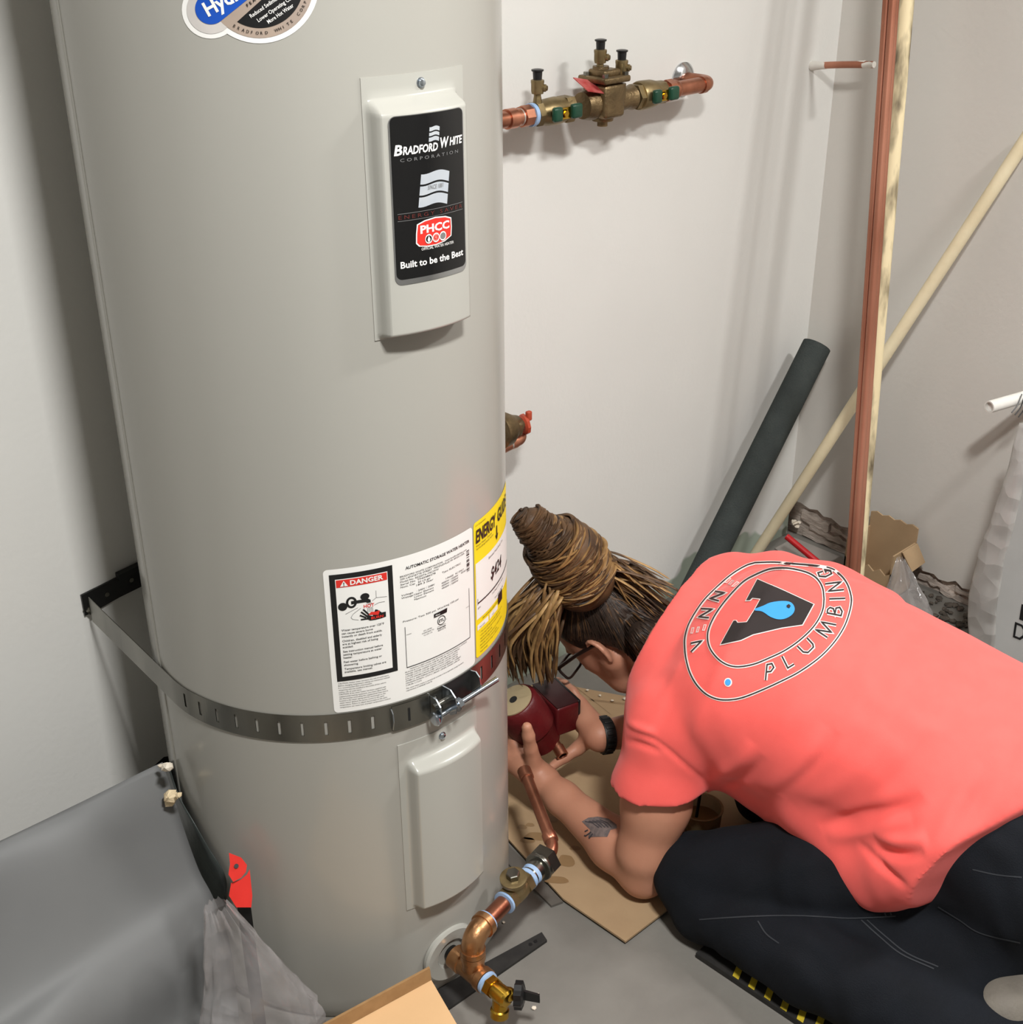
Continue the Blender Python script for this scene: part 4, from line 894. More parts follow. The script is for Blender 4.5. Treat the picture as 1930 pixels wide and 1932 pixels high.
# hanging strip of milky film beside the panel
mb = MB(); cl = [atx(*p, -.25+o) for p, o in (((1934, 800), .03), ((1925, 850), .02), ((1908, 930), .0), ((1886, 1000), -.01), ((1866, 1070), -.02), ((1854, 1140), -.02), ((1852, 1210), -.01), ((1850, 1250), 0))]
cl = smooth_path(cl, 5); wd = np.interp(np.linspace(0, 1, len(cl)), [0, .2, .45, .7, 1], [.012, .020, .028, .034, .030])
mb.tube(cl, list(wd), n=18, flat=.45, hint=V(1, 0, 0))
for i in range(len(mb.v)): x, y, z = mb.v[i]; mb.v[i] = (x+.0015*math.sin(z*60+y*90), y+.001*math.sin(z*45), z)
mb.v = [(a, b, max(c_, .003)) for a, b, c_ in mb.v]
tag(mb.build('film_sleeve', film_material('milky_film', (186, 184, 180), .3, .55), smooth=180), 'long milky plastic film sleeve hanging beside the pale panel', 'plastic sleeve')

# ------------------------------------------------------------------ floor in the foreground
# cardboard sheet under the kneeling figure, with damp spots
cs = thing('cardboard_sheet', 'large flattened cardboard sheet on the floor under the kneeling person', 'cardboard', (-1.2, -.45, 0))
A_ = atz(1180, 1779, .006); B_ = atz(1268, 1712, .006); Cq = atz(1062, 1698, .006); D_ = atz(952, 1578, .006)
poly = [A_, B_, V(-1.02, -.72, .006), V(-.90, -.62, .006), V(-.86, -.30, .006), V(-1.0, -.035, .006), V(-1.36, -.030, .006), V(-1.38, -.22, .006), D_, Cq]
MB().prism([V(p[0], p[1], .006) for p in poly], (0, 0, .004)).build('sheet', M_card, cs, smooth=0)
M_damp = mat('damp_card', (146, 118, 84), .35, col2=(134, 106, 74), nscale=30)
for u, v, a, b in ((1015, 1578, 26, 9), (1040, 1546, 12, 7), (985, 1560, 9, 5), (1000, 1556, 8, 4), (1068, 1624, 16, 13), (1050, 1660, 22, 8), (995, 1585, 14, 6), (1085, 1600, 10, 5)):
    mb = MB(); mb.add([atz(u+a*math.cos(t)*(1+.15*math.sin(3*t)), v+b*math.sin(t)*(1+.2*math.sin(2*t+1)), .0104) for t in np.linspace(0, 2*math.pi, 17)[:-1]], [tuple(range(16))])
    mb.build('damp_spot', M_damp, cs, smooth=0, fix=False)
for k, (u0, v0, u1, v1) in enumerate(((1210, 1330, 1110, 1318), (1080, 1290, 1150, 1345), (1370, 1490, 1430, 1545))):
    mb = MB(); mb.add([atz(u0, v0, .0102), atz(u1, v1, .0102), atz(u1+3, v1+4, .0102), atz(u0+2, v0+4, .0102)], [(0, 1, 2, 3)])
    mb.build('crease', M_damp, cs, smooth=0, fix=False)
# grey strip just under the sheet's left edge
g0 = atz(952, 1590, .001); g1 = atz(1062, 1704, .001); g2 = atz(1040, 1712, .001); g3 = atz(948, 1622, .001)
tag(MB().prism([V(p[0], p[1], .001) for p in (g0, g1, g2, g3)], (0, 0, .0045)).build('metal_strip', mat('grey_metal_strip', (110, 106, 100), .5, metal=.3), smooth=0), 'grey flat strip lying along the edge of the cardboard sheet', 'strip')
# black strip under the drain
a0 = atz(1022, 1760, .004); a1 = atz(1032, 1775, .004); b1_ = atz(845, 1905, .004); b0_ = atz(815, 1872, .004)
bs = thing('black_flat_bar', 'black flat bar with small holes on the floor below the drain', 'bar', (-1.65, -.6, 0))
MB().prism([V(p[0], p[1], .001) for p in (a0, a1, b1_, b0_)], (0, 0, .005)).build('bar', M_rubber, bs, smooth=0)
for t in (.09, .14): p = (a0+a1)/2*(1-t)+(b0_+b1_)/2*t; MB().lathe(V(p[0], p[1], .0062), (0, 0, 1), [(0, .0035), (.0004, .0035)], n=12).build('hole', M_ink, bs, smooth=0)
# white crumbs on the concrete and the sheet
for k, (u, v, r_) in enumerate(((1007, 1902, .0045), (1015, 1875, .002), (1155, 1322, .004), (1178, 1318, .005), (1108, 1302, .004), (1132, 1312, .003), (950, 1740, .003), (1093, 1345, .003))):
    p = atz(u, v, .0125 if v < 1500 else .002); mb = MB(); crumb(mb, p, r_, random.Random(k), .5)
    tag(mb.build('plaster_crumb', M_crumb), ['white plaster crumb on the concrete below the drain valve', 'tiny white speck on the concrete beside the black knob', 'white crumb on the cardboard below the chin', 'larger white crumb on the cardboard behind the chin', 'white crumb on the cardboard beside the glasses', 'small white crumb on the cardboard between glasses and chin', 'small white speck beside the copper nipple', 'small white crumb on the cardboard near the wristband'][k], 'crumb')
# jar of flux with a brush
jb = atz(1318, 1592, .0105); jar = thing('flux_jar', 'small clear plastic jar of amber paste with red print', 'jar', jb)
JH, JR = .085, .036
M_jar = film_material('jar_plastic', (150, 132, 96), .2, .62)
MB().lathe(jb, (0, 0, 1), [(.0005, .02), (.0005, JR-.004), (.004, JR-.001), (JH, JR+.003), (JH+.001, JR+.005), (JH+.004, JR+.005), (JH+.004, JR+.001)], n=32, cap=False).build('jar_wall', M_jar, jar, smooth=50)
MB().lathe(jb, (0, 0, 1), [(.002, JR-.004), (JH*.74, JR-.002)], n=28).build('paste', mat('amber_paste', (130, 106, 56), .35, col2=(104, 82, 42)), jar)
def jl(off): return lambda a, b: V(jb[0]+(JR+.001+off+.003*(b/JH))*math.cos(a), jb[1]+(JR+.001+off+.003*(b/JH))*math.sin(a), jb[2]+b)
mb = MB(); ac = math.atan2(CAM[1]-jb[1], CAM[0]-jb[0])
rect(mb, ac-1.5, .010, ac+1.5, .052, jl(.0006), nx=24); jlab = mb.build('jar_label', mat('jar_label_tan', (150, 120, 88), .5), jar, fix=False)
mb = MB(); text(mb, 'FLUX', ac-.75, .034, .012, jl(.0012), w=1.4, bold=.03); text(mb, 'PASTE', ac-.75, .018, .009, jl(.0012), w=1.4, bold=.03); mb.build('jar_lettering', mat('dark_red_print', (120, 44, 30), .5), jlab, fix=False)
MB().tube([jb+V(-.012, .004, .03), jb+V(.014, .014, .125)], .0030, n=10).tube([jb+V(.014, .014, .125), jb+V(.020, .017, .146)], [.004, .0055], n=10).build('flux_brush', M_black, jar)
# kneeling mat with hazard stripes
km = thing('kneeling_mat', 'thin black mat with yellow hazard stripes under the shins', 'mat', (-1.3, -.95, 0))
k0 = atz(1312, 1806, .001); k1 = atz(1600, 2000, .001); kd = nrm((k1-k0)*V(1, 1, 0)); kn_ = V(-kd[1], kd[0], 0); kn_ = kn_ if (kn_@(pf(0, 1, 0)-pf(0, 0, 0))) > 0 else -kn_
MB().prism([k0, k0+kd*.62, k0+kd*.62+kn_*.16, k0+kn_*.10], (0, 0, .010)).build('mat', M_rubber, km, smooth=0)
M_haz = mat('hazard_yellow', (200, 176, 46), .6, col2=(150, 130, 40), nscale=60, namt=.6)
for i in range(14):
    s_ = .075+i*.0315; p = k0+kd*s_+V(0, 0, .0112)
    MB().prism([p+kn_*.002, p+kd*.012+kn_*.002, p+kd*-.006+kn_*.052, p+kd*-.018+kn_*.052], (0, 0, .0004)).build('stripe', M_haz, km, smooth=0)
# cardboard box corner at the bottom edge of the picture
fb = thing('cardboard_carton', 'tan cardboard carton flap at the bottom edge below the heater', 'box', (-1.95, -.65, 0))
zc_ = .13; c0_ = atz(806, 1828, zc_+.012); c1_ = atz(600, 1940, zc_+.012); c2_ = atz(905, 1990, zc_); c3_ = c2_+(c1_-c0_)
M_card2 = mat('tan_carton', (206, 168, 124), .8, col2=(196, 158, 114), nscale=10, bump=.06, bscale=120)
M_card3 = mat('brown_carton_edge', (150, 116, 76), .85, col2=(130, 98, 62), nscale=60)
d0_ = atz(812, 1846, zc_-.004); d1_ = atz(640, 1940, zc_-.004)
dirL = nrm((d1_-d0_)*V(1, 1, 0)); d1_ = d0_+dirL*.34; dirS = nrm((atz(880, 1960, zc_)-d0_)*V(1, 1, 0))
MB().prism([d0_, d1_, d1_+dirS*.30, d0_+dirS*.30], (0, 0, -.004)).build('top_flap', M_card2, fb, smooth=0)
MB().prism([d0_+V(0, 0, .0005), d1_+V(0, 0, .0005), d1_-dirS*.004+V(0, 0, .022), d0_-dirS*.004+V(0, 0, .022)], dirS*.004).build('folded_edge', M_card3, fb, smooth=0)
for nm, a, b in (('side_panel', d0_, d0_+dirS*.30), ('side_panel', d0_, d1_)):
    a = a-V(0, 0, .005); b = b-V(0, 0, .005); i_ = dirS*.004 if b is not None and abs(nrm(b-a)@dirL) > .9 else dirL*.004
    MB().prism([a+i_, b+i_, V(b[0]+i_[0], b[1]+i_[1], .001), V(a[0]+i_[0], a[1]+i_[1], .001)], i_).build(nm, M_card2, fb, smooth=0)
# clear bag with dark contents, red tool and painted gap shade between wall and heater
bb = atz(560, 1985, .0)
bag('plastic_bag', 'large clear plastic bag slumped in front of the heater at lower left', (-2.052, -.515, .002), .108, .085, .325, film_material('clear_film_glossy', (170, 166, 166), .05, .17, 1.), 5, lean=(-.01, .07), point=.16, amp=.14)
tool = thing('red_tool', 'bright red tool handle standing between the wall and the heater foot', 'tool', (-2.0, -.27, 0))
tq = lambda u, v, dd=0.: atd(u, v, 1.90+dd)
M_redt = mat('red_tool_plastic', (222, 52, 44), .45, col2=(206, 42, 36), nscale=30)
face = [(432, 1609), (455, 1618), (466, 1632), (464, 1645), (455, 1656), (440, 1664), (431, 1650), (434, 1630)]
T3 = [tq(u, v) for u, v in face]; inw = nrm(ray(450, 1640))*.020
MB().prism(T3, inw).build('tool_head', M_redt, tool, smooth=0)
side = [(436, 1666), (455, 1659), (466, 1650), (471, 1640), (476, 1690), (474, 1712), (446, 1712), (432, 1690)]
lo = [tq(u, v, .006) for u, v in side]; MB().prism(lo, inw).build('tool_body', M_redt, tool, smooth=0)
l2 = [tq(446, 1700, .016), tq(472, 1700, .016)]; foot_ = V(l2[0][0], l2[0][1], .002)
MB().prism([l2[0], l2[1], V(l2[1][0], l2[1][1], .002), foot_], inw*.6).build('tool_grip', M_steel_dark, tool, smooth=0)
hp = tq(446, 1634, -.001); MB().lathe(hp, -inw, [(0, .0034), (.0004, .0034)], n=12).build('hole', M_ink, tool, smooth=0)
M_gap_shade = mat('gap_shade_green', (52, 58, 56), .35, col2=(34, 38, 37), nscale=14, namt=.7, bump=.4, bscale=30)  # dark colour for a strip that paints the shaded gap beside the heater
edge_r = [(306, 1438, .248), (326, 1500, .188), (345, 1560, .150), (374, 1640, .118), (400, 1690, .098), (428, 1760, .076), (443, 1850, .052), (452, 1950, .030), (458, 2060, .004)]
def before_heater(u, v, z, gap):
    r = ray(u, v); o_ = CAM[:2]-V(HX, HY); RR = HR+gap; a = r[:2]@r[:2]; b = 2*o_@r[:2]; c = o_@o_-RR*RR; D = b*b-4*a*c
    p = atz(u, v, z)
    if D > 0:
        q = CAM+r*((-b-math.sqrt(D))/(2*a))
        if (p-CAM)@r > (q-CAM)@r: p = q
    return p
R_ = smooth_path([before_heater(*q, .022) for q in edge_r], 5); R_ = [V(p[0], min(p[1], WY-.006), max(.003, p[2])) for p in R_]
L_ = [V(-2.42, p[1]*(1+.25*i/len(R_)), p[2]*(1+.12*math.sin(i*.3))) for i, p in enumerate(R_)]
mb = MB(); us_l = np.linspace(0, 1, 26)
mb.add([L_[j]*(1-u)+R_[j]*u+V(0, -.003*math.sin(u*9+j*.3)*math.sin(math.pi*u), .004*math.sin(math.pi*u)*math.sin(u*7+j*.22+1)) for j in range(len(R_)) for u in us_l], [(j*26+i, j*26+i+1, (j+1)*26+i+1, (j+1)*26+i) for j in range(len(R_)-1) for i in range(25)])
added_sheet = mb.build('added_grey_sheet', mat('shaded_wall_grey', (110, 111, 111), .6, col2=(101, 102, 103), nscale=5, namt=.5, bump=.12, bscale=24), smooth=70, fix=False)  # added surface, its grey carries the shade of the wall at lower left
sol = added_sheet.modifiers.new('thickness', 'SOLIDIFY'); sol.thickness = .0015; sol.offset = -1
tag(added_sheet, 'smooth grey dust sheet draped from the wall foot to the floor at lower left', 'dust sheet')
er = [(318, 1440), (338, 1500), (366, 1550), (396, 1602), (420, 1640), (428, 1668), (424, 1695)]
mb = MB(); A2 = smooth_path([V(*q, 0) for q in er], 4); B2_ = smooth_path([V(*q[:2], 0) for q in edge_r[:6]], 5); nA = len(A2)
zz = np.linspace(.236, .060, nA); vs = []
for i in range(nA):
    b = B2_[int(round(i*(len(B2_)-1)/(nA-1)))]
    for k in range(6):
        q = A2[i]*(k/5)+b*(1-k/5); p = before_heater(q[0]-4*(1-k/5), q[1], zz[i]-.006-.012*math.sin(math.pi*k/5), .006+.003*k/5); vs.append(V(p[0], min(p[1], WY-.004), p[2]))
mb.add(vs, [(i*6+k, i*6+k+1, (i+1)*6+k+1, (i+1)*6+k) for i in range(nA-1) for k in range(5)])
ds = mb.build('gap_shade', M_gap_shade, smooth=60, fix=False); sol = ds.modifiers.new('thickness', 'SOLIDIFY'); sol.thickness = .0015
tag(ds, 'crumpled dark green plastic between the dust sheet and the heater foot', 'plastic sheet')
for k, (u, v, r_, mm, lb) in enumerate(((311, 1444, .011, M_crumb, 'white plaster lump on the top corner of the dust sheet'), (328, 1505, .015, M_crumb2, 'cream foam lump on the dust sheet edge beside the heater'))):
    mb = MB(); rnd = random.Random(30+k)
    for i in range(7): crumb(mb, before_heater(u+rnd.uniform(-9, 9), v+rnd.uniform(-6, 9), (.285, .240)[k], .034), r_*rnd.uniform(.35, .8), rnd, .8)
    tag(mb.build('plaster_lump', mm), lb, 'plaster lump')
# ------------------------------------------------------------------ the kneeling person
# worked out in the person frame: x to the right, y away from the camera, z up
O2 = V(CAM[0], CAM[1], 0.)
def old(p): q = np.asarray(p)-O2; return V(q@EX, q@EY, q[2])
def Pz(u, v, z): return old(atz(u, v, z))
def Py(u, v, y): r = ray(u, v); return old(CAM+r*(y/(r@EY)))
def toroom(A): return O2 + A[:, :1]*EX + A[:, 1:2]*EY + A[:, 2:]*EZ
def fcustom(F_, lo, hi, fn, k):
    sl, (X, Y, Z) = F_.block(lo, hi); F_.comb(sl, fn(X, Y, Z).astype(np.float32), k)
Field.custom = fcustom
person = thing('person', 'person in a coral t-shirt kneeling bent forward over a red pump on the floor', 'person', pf(.5, 1.75, 0))

HIP = V(.775, 1.640, .300); SHO = V(.345, 1.925, .372)
TT = nrm(SHO-HIP); TL = np.linalg.norm(SHO-HIP)
TB = V(.02, -.34, .94); TB = nrm(TB-TT*(TB@TT)); TS = np.cross(TB, TT)       # back normal, her left
def torso(X, Y, Z, grow=0., kk=(-.45, -.2, 0, .3, .6, .85, 1., 1.1, 1.18), W=(.10, .165, .185, .168, .178, .195, .175, .12, .06), Hh=(.08, .125, .150, .140, .142, .132, .102, .075, .045), C=(-.03, .0, .024, .050, .056, .042, .016, .004, .0)):
    x = X-HIP[0]; y = Y-HIP[1]; z = Z-HIP[2]
    t = (x*TT[0]+y*TT[1]+z*TT[2])/TL; s = x*TS[0]+y*TS[1]+z*TS[2]; b = x*TB[0]+y*TB[1]+z*TB[2]
    w = np.interp(t, kk, W)+grow; h = np.interp(t, kk, Hh)+grow; c = np.interp(t, kk, C)
    q = (np.abs(s/w)**2.3+np.abs((b-c)/h)**2.3)**(1/2.3); d = (q-1)*np.minimum(w, h)*.9
    return np.maximum(d, np.maximum((t-kk[-1])*TL, (kk[0]-t)*TL))
def tp_(t, s, b): return HIP+TT*TL*t+TS*s+TB*b
SL = V(.268, 1.800, .335); SRt = V(.415, 2.085, .425)                        # shoulders
EL = V(.232, 1.752, .056); WL = Pz(1026, 1474, .095)                        # left elbow, wrist
WR = Pz(1132, 1388, .150); ER = V(.375, 2.10, .130)                         # right wrist, elbow
# head frame: F_ face, U_ crown, L_ left ear
al = math.radians(46); yw = math.radians(44); iu = V(0, math.sin(PITCH), math.cos(PITCH)); ir = V(1, 0, 0); ic = V(0, math.cos(PITCH), -math.sin(PITCH))
HF = nrm(math.cos(yw)*(-math.cos(al)*ir-math.sin(al)*iu)+math.sin(yw)*ic); HU = -math.sin(al)*ir+math.cos(al)*iu; HU = nrm(HU-HF*(HU@HF)); HL = np.cross(HU, HF)
HO = Py(1130, 1226, 2.055)-HL*.076+HF*.012
def hp_(f, u, l): return HO+HF*f+HU*u+HL*l
HA = [HF, HU, HL]
NK = SHO+TT*.055+TB*.02

fb_ = Field((-.16, 1.62, -.004), (.62, 2.30, .60), .0036)
fb_.custom((.1, 1.62, 0), (.62, 2.3, .6), lambda X, Y, Z: torso(X, Y, Z, -.012), .02)
fb_.cone(NK, hp_(-.035, -.075, 0), .054, .048, .03)
# arms
mid = (EL+WL)/2
fb_.cone(SHO+TS*.10, SL, .07, .058, .03)
fb_.chain([SL, SL*.5+EL*.5+V(0, -.004, 0), EL+V(0, 0, .05)], [.056, .059, .047], .02).chain([EL+V(0, 0, .05), EL, EL*.72+WL*.28+V(0, 0, .004), WL*.8+EL*.2, WL], [.047, .041, .046, .031, .0265], .018)
fb_.cone(SHO-TS*.10, SRt, .07, .058, .03).chain([SRt, ER, ER*.65+WR*.35, WR], [.055, .044, .043, .028], .018)
# skull, jaw and face
fb_.ell(hp_(-.012, .055, 0), (.098, .090, .074), HA, .02).ell(hp_(.035, .02, 0), (.062, .085, .064), HA, .025)
fb_.chain([hp_(.0, -.035, .052), hp_(.045, -.083, .030), hp_(.072, -.098, .0)], [.028, .022, .020], .025).chain([hp_(.0, -.035, -.052), hp_(.045, -.083, -.030), hp_(.072, -.098, .0)], [.028, .022, .020], .025)
fb_.ell(hp_(.055, -.045, 0), (.045, .055, .046), HA, .025).ell(hp_(.045, -.015, .040), (.030, .028, .020), HA, .02).ell(hp_(.045, -.015, -.040), (.030, .028, .020), HA, .02)
fb_.cone(hp_(.095, .015, 0), hp_(.116, -.024, 0), .009, .012, .012).ell(hp_(.104, -.028, .009), (.009, .007, .008), HA, .006).ell(hp_(.104, -.028, -.009), (.009, .007, .008), HA, .006)
fb_.ell(hp_(.088, .030, .0), (.012, .008, .045), HA, .012)
for sg in (1, -1):
    fb_.ell(hp_(.088, .013, .032*sg), (.014, .010, .016), HA, .008, sub=True); fb_.ell(hp_(.080, .013, .031*sg), (.011, .011, .011), HA, .003)
    fb_.ell(hp_(.099, -.056, .008*sg), (.006, .0045, .016), HA, .005)
fb_.ell(hp_(.097, -.066, 0), (.007, .006, .018), HA, .005)
# ears: rim, bowl and lobe
for sg in (1, -1):
    ec = hp_(-.012, -.004, .073*sg)
    EA = [nrm(HF*.94+HL*sg*-.30), HU, nrm(HL*sg*.94+HF*.30)]
    fb_.ell(ec, (.0175, .030, .0075), EA, .006)
    rim = [ec+EA[0]*.017*math.cos(t)*(-1)+EA[1]*.029*math.sin(t)+EA[2]*.0065 for t in np.linspace(-1.2, 2.6, 14)]
    for a, b in zip(rim[:-1], rim[1:]): fb_.cone(a, b, .0042, .0042, .003)
    fb_.ell(ec-EA[0]*(-.002)+EA[2]*.010+HU*.004, (.009, .017, .0065), EA, .004, sub=True)
    fb_.ell(ec+EA[0]*.007-HU*.026+EA[2]*.003, (.008, .009, .006), EA, .006)
# hands: palm, four fingers in three bones, thumb
def finger(pts, r0, r1): fb_.chain(pts, list(np.linspace(r0, r1, len(pts))), .004)
# left hand cups the pump from below, thumb up its near side
KL = [Pz(972, 1404, .150), Pz(962, 1412, .135), Pz(952, 1421, .120), Pz(944, 1432, .108)]
pc = (KL[1]+KL[2])/2
for k in KL: fb_.cone(WL, k, .024, .0125, .012)
fb_.cone(WL, pc, .026, .020, .012)
for i, k in enumerate(KL):
    L_ = (.086, .094, .088, .068)[i]; d1 = nrm(V(-.35, .75, .45)); d2 = nrm(V(.05, .9, .35)); d3 = nrm(V(.5, .8, .1))
    finger([k, k+d1*L_*.45, k+d1*L_*.45+d2*L_*.3, k+d1*L_*.45+d2*L_*.3+d3*L_*.25], .0098, .0075)
tb0 = Pz(1010, 1450, .118); tb1 = Pz(1001, 1412, .172); tb2 = Pz(997, 1388, .206); tb3 = Pz(994, 1372, .226)
fb_.cone(WL, tb0, .024, .019, .01).chain([tb0, tb1, tb2, tb3], [.019, .0130, .0118, .0104], .006)
# right hand holds the pump's far side, thumb under the copper stub
PR = Pz(1105, 1362, .160)
KR = [Pz(1096, 1325, .182), Pz(1099, 1338, .166), Pz(1100, 1356, .148), Pz(1096, 1372, .132)]
for k in KR: fb_.cone(WR, k, .024, .0125, .012)
fb_.cone(WR, PR, .026, .022, .012)
for i, k in enumerate(KR):
    tips = [[(1082, 1305, .196), (1066, 1290, .196), (1052, 1284, .188)], [(1082, 1318, .172), (1064, 1302, .172), (1046, 1296, .168)], [(1082, 1338, .150), (1062, 1326, .146), (1046, 1322, .142)], [(1080, 1360, .128), (1062, 1352, .124), (1050, 1350, .12)]][i]
    finger([k]+[Pz(*q) for q in tips], .0098, .0078)
th = [Pz(1112, 1392, .135), Pz(1090, 1412, .112), Pz(1066, 1428, .104), Pz(1042, 1446, .100)]
fb_.cone(WR, th[0], .024, .018, .01).chain(th, [.018, .0135, .0115, .0090], .006)
Vb, Fb = fb_.mesh(2); Vb[:, 2] = np.maximum(Vb[:, 2], .0112)
M_skin = mat('skin', (190, 136, 110), .5, col2=(174, 118, 94), nscale=14, namt=.5, bump=.05, bscale=300, sss=.08)
body = mesh_np('body', toroom(Vb), Fb, M_skin, person)
del fb_

# ---- trousers
fp = Field((.22, 1.30, -.004), (1.16, 2.12, .56), .0056)
KNL = Pz(1318, 1652, .088); HPL = tp_(-.02, .075, -.025)
ANL = V(.745, 1.395, .055); KNR = V(.500, 1.950, .085); HPR = tp_(-.02, -.090, -.03); ANR = V(.98, 1.70, .052)
fp.custom((.5, 1.3, 0), (1.16, 2.12, .56), lambda X, Y, Z: torso(X, Y, Z, .004, W=(.10, .17, .188, .150, .10, .08, .05, .03, .02), Hh=(.08, .13, .138, .105, .06, .05, .04, .03, .02)), .03)
fp.ell(tp_(-.22, .085, .0), (.135, .115, .125), None, .05).ell(tp_(-.22, -.085, .0), (.135, .115, .125), None, .05)
fp.chain([KNL, KNL*.55+HPL*.45+V(-.01, -.015, .004), HPL], [.076, .090, .104], .03).chain([KNR, KNR*.5+HPR*.5, HPR], [.078, .104, .118], .03)
fp.chain([KNL+V(.005, -.040, -.026), KNL*.55+ANL*.45+V(-.03, -.048, .014), ANL+V(-.05, -.03, .010), ANL+V(.06, -.04, .0)], [.062, .074, .066, .062], .014).cone(tp_(-.20, .10, -.10), ANL+V(-.05, .08, .06), .10, .070, .04).ell(Pz(1735, 1780, .10), (.11, .10, .085), None, .04).cone(KNL*.5+ANL*.5+V(.02, .02, .03), KNL*.25+HPL*.75+V(.02, .0, -.12), .06, .07, .03).chain([KNR+V(.01, 0, -.02), KNR*.5+ANR*.5, ANR], [.062, .066, .056], .02)
fp.cut(V(0, 0, .012), V(0, 0, -1))
Vp, Fp = fp.mesh(3); Np = normals(Vp, Fp)
def wr(A, seed, f1): return np.sin(A[:, 0]*f1+3*np.sin(A[:, 1]*f1*.7+seed)+seed)*np.sin(A[:, 2]*f1*1.3+2*np.sin(A[:, 0]*f1*.5)+seed*2)
Vp = Vp+Np*1.*(.0035*wr(Vp, 1., 24.)+.0020*wr(Vp, 2.3, 52.))[:, None]
Vp[:, 2] = np.maximum(Vp[:, 2], .0138)
M_pants = mat('black_work_trousers', (20, 23, 29), .9, col2=(15, 17, 21), nscale=14, namt=.6, bump=.25, bscale=500, spec=.25)
pants = mesh_np('trousers', toroom(Vp), Fp, M_pants, person)
del fp

# stitching and knee panel seams, laid on the cloth
treep = BVHTree.FromPolygons([Vector(p) for p in toroom(Vp)], [tuple(map(int, q)) for q in Fp])
def pant_at(off):
    def fn(x, y):
        r = nrm(ray(x, y)); h = treep.ray_cast(Vector(CAM), Vector(r))
        if h[0] is None: return atz(x, y, .1)
        n = np.array(h[1]); n = n if n@r < 0 else -n
        return np.array(h[0])+n*off
    return fn
M_stitch = mat('grey_stitching', (46, 49, 54), .8)
for pts in ([(1625, 1735), (1660, 1768), (1700, 1800), (1762, 1828)], [(1636, 1735), (1672, 1768), (1712, 1799), (1770, 1824)], [(1640, 1648), (1658, 1690), (1672, 1728)], [(1650, 1650), (1668, 1690), (1682, 1726)], [(1430, 1738), (1446, 1762), (1470, 1780)], [(1770, 1710), (1810, 1735), (1850, 1760), (1925, 1778)], [(1835, 1640), (1880, 1650), (1928, 1655)], [(1320, 1735), (1400, 1730), (1500, 1728), (1600, 1732), (1690, 1728)]):
    mb = MB(); stroke(mb, [tuple(p[:2]) for p in smooth_path([V(*p, 0) for p in pts], 6)], 2.6, pant_at(.0012)); mb.build('stitching', M_stitch, pants, smooth=0, fix=False)

# ---- t-shirt
fs = Field((.12, 1.36, .06), (1.02, 2.34, .66), .0046)
WS = (.10, .19, .202, .196, .202, .206, .186, .125, .06); HS = (.10, .142, .164, .160, .160, .146, .112, .082, .045); CS = (-.03, .004, .036, .067, .078, .068, .038, .010, .0)
fs.custom((.12, 1.36, .06), (1.02, 2.34, .66), lambda X, Y, Z: torso(X+TS[0]*.012, Y+TS[1]*.012, Z, .004, W=WS, Hh=HS, C=CS), .02)
fs.cone(SHO+TS*.09-TT*.02, SL+V(.01, .01, .004), .088, .078, .04).cone(SHO-TS*.09-TT*.02, SRt, .088, .076, .04)
fs.cone(NK+V(.03, .0, -.01), SL+V(.02, .03, .02), .060, .060, .04)
fs.chain([Py(1385, 1100, 2.085), Py(1470, 1106, 2.065), Py(1560, 1124, 2.0), Py(1660, 1164, 1.93)], [.050, .052, .052, .046], .04)
fs.chain([Py(1318, 1105, 2.07), Py(1288, 1150, 2.02), Py(1266, 1220, 1.95), Py(1250, 1300, 1.88)], [.040, .050, .055, .060], .04)
AL = EL+V(0, 0, .05); sl_e = SL*.42+AL*.58
fs.chain([SL+V(0, 0, .005), SL*.5+AL*.5+V(0, -.003, 0), SL*.2+AL*.8], [.074, .074, .078], .03)
fs.cone(SRt, SRt*.55+ER*.45, .07, .07, .03)
# loose hem hanging at her left flank and belly
TIP = Pz(1706, 1652, .300)
fs.chain([tp_(.45, .15, -.02), tp_(.20, .185, -.045), TIP+V(.03, .0, .0)], [.052, .048, .028], .05).cone(tp_(.15, .18, .02), TIP+V(.06, .015, .05), .05, .042, .05)
fs.chain([tp_(.55, .06, -.07), tp_(.3, .05, -.085), tp_(.08, .06, -.09)], [.072, .068, .06], .06)
fs.cone(tp_(.75, .10, -.06), tp_(.45, .12, -.07), .06, .055, .05)
T2_ = Pz(1930, 1520, .425); hem_p = Pz(1712, 1690, .28); nh = nrm(np.cross(T2_-hem_p, TB)); nh = nh if nh@TT < 0 else -nh
fs.cut(hem_p, nh)
fs.f = fs.f  # sleeve end
# sleeve cut, only below the shoulder
sl, (X, Y, Z) = fs.block((.10, 1.6, .06), (.345, 1.86, .33)); zc = .238+(X-.235)*.04+(1.76-Y)*.12
fs.f[sl] = np.maximum(fs.f[sl], np.where((X < .335), zc-Z, fs.f[sl]))
# neckline
sl, (X, Y, Z) = fs.block((.12, 1.85, .2), (.36, 2.34, .66)); pN = SHO+TT*.098
dn = ((X-pN[0])*TT[0]+(Y-pN[1])*TT[1]+(Z-pN[2])*TT[2]); fs.f[sl] = np.maximum(fs.f[sl], dn)
Vs, Fs = fs.mesh(3); Ns = normals(Vs, Fs)
